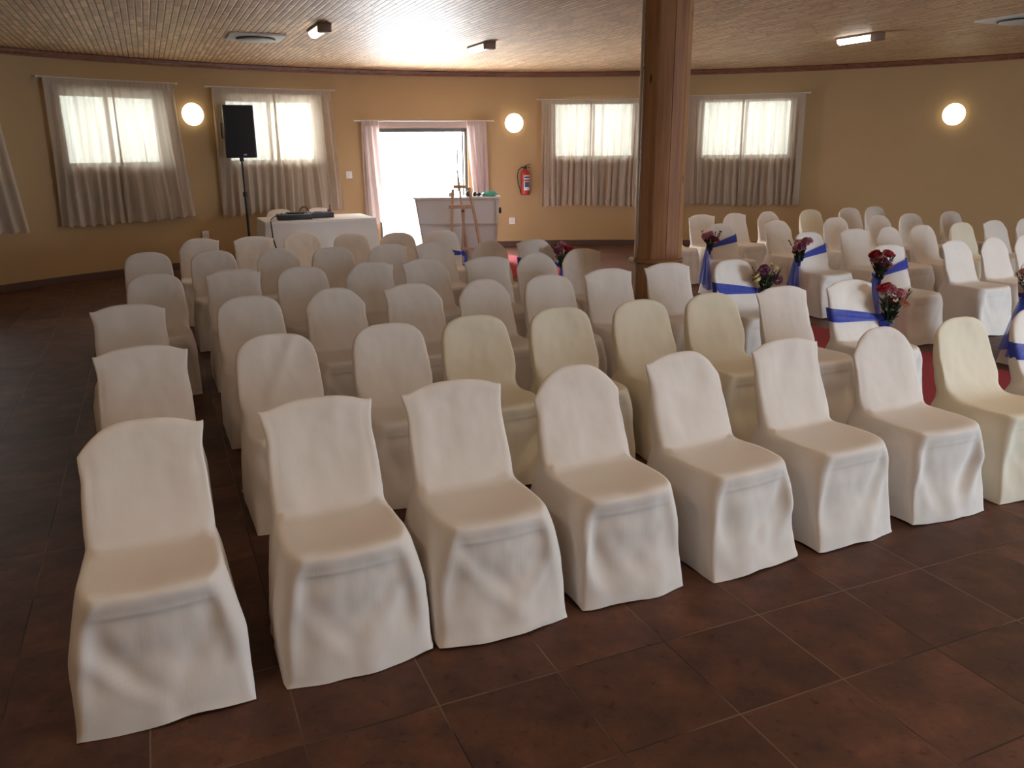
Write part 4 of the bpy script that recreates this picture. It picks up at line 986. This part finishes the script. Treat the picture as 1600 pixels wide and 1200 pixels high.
# ------------------------------------------------------------------ easel
es = thing('easel', 'pale wooden artist easel standing in front of the grey counter', 'easel', (-0.68, 11.75, 0), math.radians(3))
def bar(p0, p1, w, d, name):
    p0, p1 = Vector(p0), Vector(p1); dr = (p1 - p0); L_ = dr.length; q = dr.to_track_quat('Z', 'Y').to_matrix(); bm = bmesh.new()
    box(bm, (p0 + p1) / 2, (w, d, L_), q, bev=0.003); return obj(name, bm, M_easel, es)
bar((-0.19, -0.04, 0.0), (-0.135, 0.13, 1.13), 0.040, 0.022, 'leg'); bar((0.30, -0.04, 0.0), (0.10, 0.13, 1.15), 0.045, 0.022, 'leg')
bar((0.04, 0.50, 0.0), (-0.02, 0.155, 0.98), 0.032, 0.022, 'leg')
bar((0.07, 0.03, 0.15), (-0.055, 0.12, 1.30), 0.026, 0.018, 'mast'); bar((-0.03, 0.0, 0.10), (0.02, 0.09, 0.86), 0.03, 0.02, 'mast')
bar((-0.20, 0.085, 0.89), (0.16, 0.085, 0.89), 0.03, 0.052, 'crossbar'); bar((-0.22, -0.02, 0.30), (0.30, -0.02, 0.30), 0.04, 0.03, 'crossbar')
bar((-0.125, 0.10, 1.17), (0.055, 0.10, 1.165), 0.03, 0.045, 'canvas_clamp')
bm = bmesh.new(); tube(bm, [(-0.055, 0.12, 1.29), (-0.075, 0.125, 1.42)], [0.012, 0.003], 6); obj('mast_tip', bm, M_easel, es)
bm = bmesh.new(); lathe(bm, [(0.016, -0.02), (0.016, 0.02)], (0.0, 0.06, 0.83), 12, Matrix.Rotation(PI / 2, 3, 'X')); obj('wing_nut', bm, M_black, es)

# ------------------------------------------------------------------ fire extinguisher, switches, sockets
def wall_item(name, label, cat, th, z, off=0.0):
    x, y = on_wall(th, off); return thing(name, label, cat, (x, y, z), -math.radians(th))
fe = wall_item('fire_extinguisher', 'red fire extinguisher hanging on the wall right of the doorway', 'fire extinguisher', -6.78, 0.90, 0.10)
bm = bmesh.new(); lathe(bm, [(0.070, 0.0), (0.078, 0.01), (0.080, 0.03), (0.080, 0.36), (0.072, 0.395), (0.045, 0.42), (0.022, 0.432), (0.02, 0.445)], seg=28); obj('cylinder', bm, M_red, fe)
bm = bmesh.new(); lathe(bm, [(0.018, 0.44), (0.02, 0.46), (0.014, 0.49), (0.01, 0.495)], seg=12); obj('valve', bm, M_darkrub, fe)
bm = bmesh.new(); box(bm, (0.035, -0.01, 0.505), (0.11, 0.018, 0.010), Matrix.Rotation(-0.35, 3, 'Y')); box(bm, (0.04, -0.01, 0.468), (0.09, 0.016, 0.008), Matrix.Rotation(0.12, 3, 'Y')); obj('lever', bm, M_darkrub, fe)
bm = bmesh.new(); tube(bm, [(-0.01, -0.01, 0.47), (-0.07, -0.02, 0.465), (-0.125, -0.03, 0.42), (-0.145, -0.03, 0.33), (-0.135, -0.03, 0.22), (-0.10, -0.03, 0.10), (-0.086, -0.03, 0.04)], 0.009, 8); obj('hose', bm, M_darkrub, fe)
def curved_label(bm, a0, a1, z0, z1, rad):
    rows = [[bm.verts.new((rad * math.cos(a0 + (a1 - a0) * i / 10), rad * math.sin(a0 + (a1 - a0) * i / 10), z)) for i in range(11)] for z in (z0, z1)]; grid_faces(bm, rows)
bm = bmesh.new(); curved_label(bm, -2.05, -0.6, 0.08, 0.335, 0.0805); lbo = obj('label_sticker', bm, M_label, fe)
bm = bmesh.new(); curved_label(bm, -1.95, -0.7, 0.285, 0.315, 0.0811); curved_label(bm, -1.85, -0.75, 0.135, 0.225, 0.0811); obj('label_print', bm, M_lblue, lbo)
bm = bmesh.new(); curved_label(bm, -2.0, -0.65, 0.235, 0.265, 0.0811); obj('label_band', bm, M_red, lbo)
bm = bmesh.new(); box(bm, (0, 0.055, 0.44), (0.05, 0.085, 0.03)); obj('wall_bracket', bm, M_darkrub, fe)
def plate(label, cat, name, th, z, kind):
    t = wall_item(name, label, cat, th, z, 0.0)
    bm = bmesh.new(); box(bm, (0, -0.008, 0), (0.105, 0.014, 0.115), bev=0.004); obj('face_plate', bm, M_plate, t)
    bm = bmesh.new()
    if kind == 'switch': box(bm, (0, -0.018, 0), (0.03, 0.008, 0.05), bev=0.002); obj('rocker', bm, M_plate, t)
    else:
        for x, z_ in ((-0.02, -0.01), (0.02, -0.01), (0, 0.02)): lathe(bm, [(0.006, 0), (0.006, 0.002)], (x, -0.0145, z_), 10, Matrix.Rotation(PI / 2, 3, 'X'))
        obj('socket_holes', bm, M_black, t)
plate('white light switch on the wall between the loudspeaker curtain and the doorway', 'light switch', 'light_switch', -26.68, 1.29, 'switch')
plate('white power socket low on the wall right of the grey counter', 'power socket', 'power_socket', -8.28, 0.45, 'socket')
plate('white power socket low on the wall left of the loudspeaker stand', 'power socket', 'power_socket', -42.29, 0.47, 'socket')

# ------------------------------------------------------------------ lamps on wall and ceiling, air vents
for th, z, lab in ((-42.25, 2.20, 'round glowing wall lamp left of the loudspeaker'), (-7.96, 2.10, 'round glowing wall lamp above the fire extinguisher'), (38.0, 2.12, 'round glowing wall lamp on the bare wall at the far right')):
    t = wall_item('wall_lamp', lab, 'wall lamp', th, z, 0.0); t['group'] = 'round wall lamps'
    bm = bmesh.new(); lathe(bm, [(0.15, 0.0), (0.155, 0.02), (0.14, 0.03)], seg=32, rot=Matrix.Rotation(PI / 2, 3, 'X')); obj('base', bm, M_plate, t)
    bm = bmesh.new(); lathe(bm, [(0.158 * math.cos(a), 0.02 + 0.085 * math.sin(a)) for a in [k * PI / 2 / 9 for k in range(10)][:-1]] + [(0.004, 0.105)], seg=40, rot=Matrix.Rotation(PI / 2, 3, 'X')); obj('glass_shade', bm, M_lamp, t, angle=80)
for r, b, lab in ((1.80, 9.13, 'lit ceiling light near the left air vent'), (3.93, 9.95, 'lit ceiling light above the open doorway'), (7.78, 7.70, 'lit ceiling light right of the column'), (6.2, 9.45, 'lit ceiling light hidden behind the column top'),
                  (-0.9, 1.7, 'added unseen fill light in front of the left rows'), (1.9, 1.1, 'added unseen fill light above the front row'), (4.9, 2.4, 'added unseen fill light above the front of the aisle'), (8.4, 4.4, 'added unseen fill light at the right side'), (2.4, -1.2, 'added unseen fill light behind the camera')):  # this row of fittings is added out of view for warm light from above
    x, y = W2(r, b); t = thing('ceiling_light', lab, 'ceiling light', (x, y, ZC), ANG - PI / 2, 'ceiling lights')
    bm = bmesh.new(); box(bm, (0, 0, -0.012), (0.62, 0.14, 0.024), bev=0.004); obj('base', bm, M_hood, t)
    bm = bmesh.new(); box(bm, (0.27, 0, -0.045), (0.10, 0.13, 0.09), bev=0.012); obj('hood', bm, M_hood, t)
    bm = bmesh.new(); N = 10
    rows = [[bm.verts.new((x_, 0.058 * math.cos(PI * k / N), -0.024 - 0.058 * math.sin(PI * k / N))) for k in range(N + 1)] for x_ in (-0.29, 0.215)]
    grid_faces(bm, rows); bm.faces.new(rows[0]); bm.faces.new(rows[1][::-1]); obj('diffuser', bm, M_tube, t)
    l = bpy.data.lights.new('tube', 'AREA'); l.shape = 'RECTANGLE'; l.size = 0.5; l.size_y = 0.10; l.color = (1.0, 0.76, 0.54); l.energy = LAMP_W * (0.5 if b > 7 else 1.0)
    lo_ = link('tube', l, t); lo_.location = (-0.03, 0, -0.09)
for r, b, s_, lab in ((1.28, 10.12, 0.60, 'square white ceiling air vent at the upper left'), (8.33, 6.12, 0.60, 'square ceiling air vent cut off at the upper right corner')):
    x, y = W2(r, b); t = thing('ceiling_vent', lab, 'air vent', (x, y, ZC), ANG, 'ceiling air vents')
    bm = bmesh.new(); box(bm, (0, 0, -0.011), (s_, s_, 0.022), bev=0.006); obj('frame', bm, M_acw, t)
    bm = bmesh.new(); lathe(bm, [(0.17, -0.0225), (0.215, -0.023), (0.215, -0.034), (0.17, -0.034)], seg=40); obj('dark_slot', bm, M_black, t)
    bm = bmesh.new(); lathe(bm, [(0.195, -0.035), (0.20, -0.042), (0.18, -0.05), (0.05, -0.054), (0.001, -0.054)], seg=40); obj('round_diffuser', bm, M_acw, t)
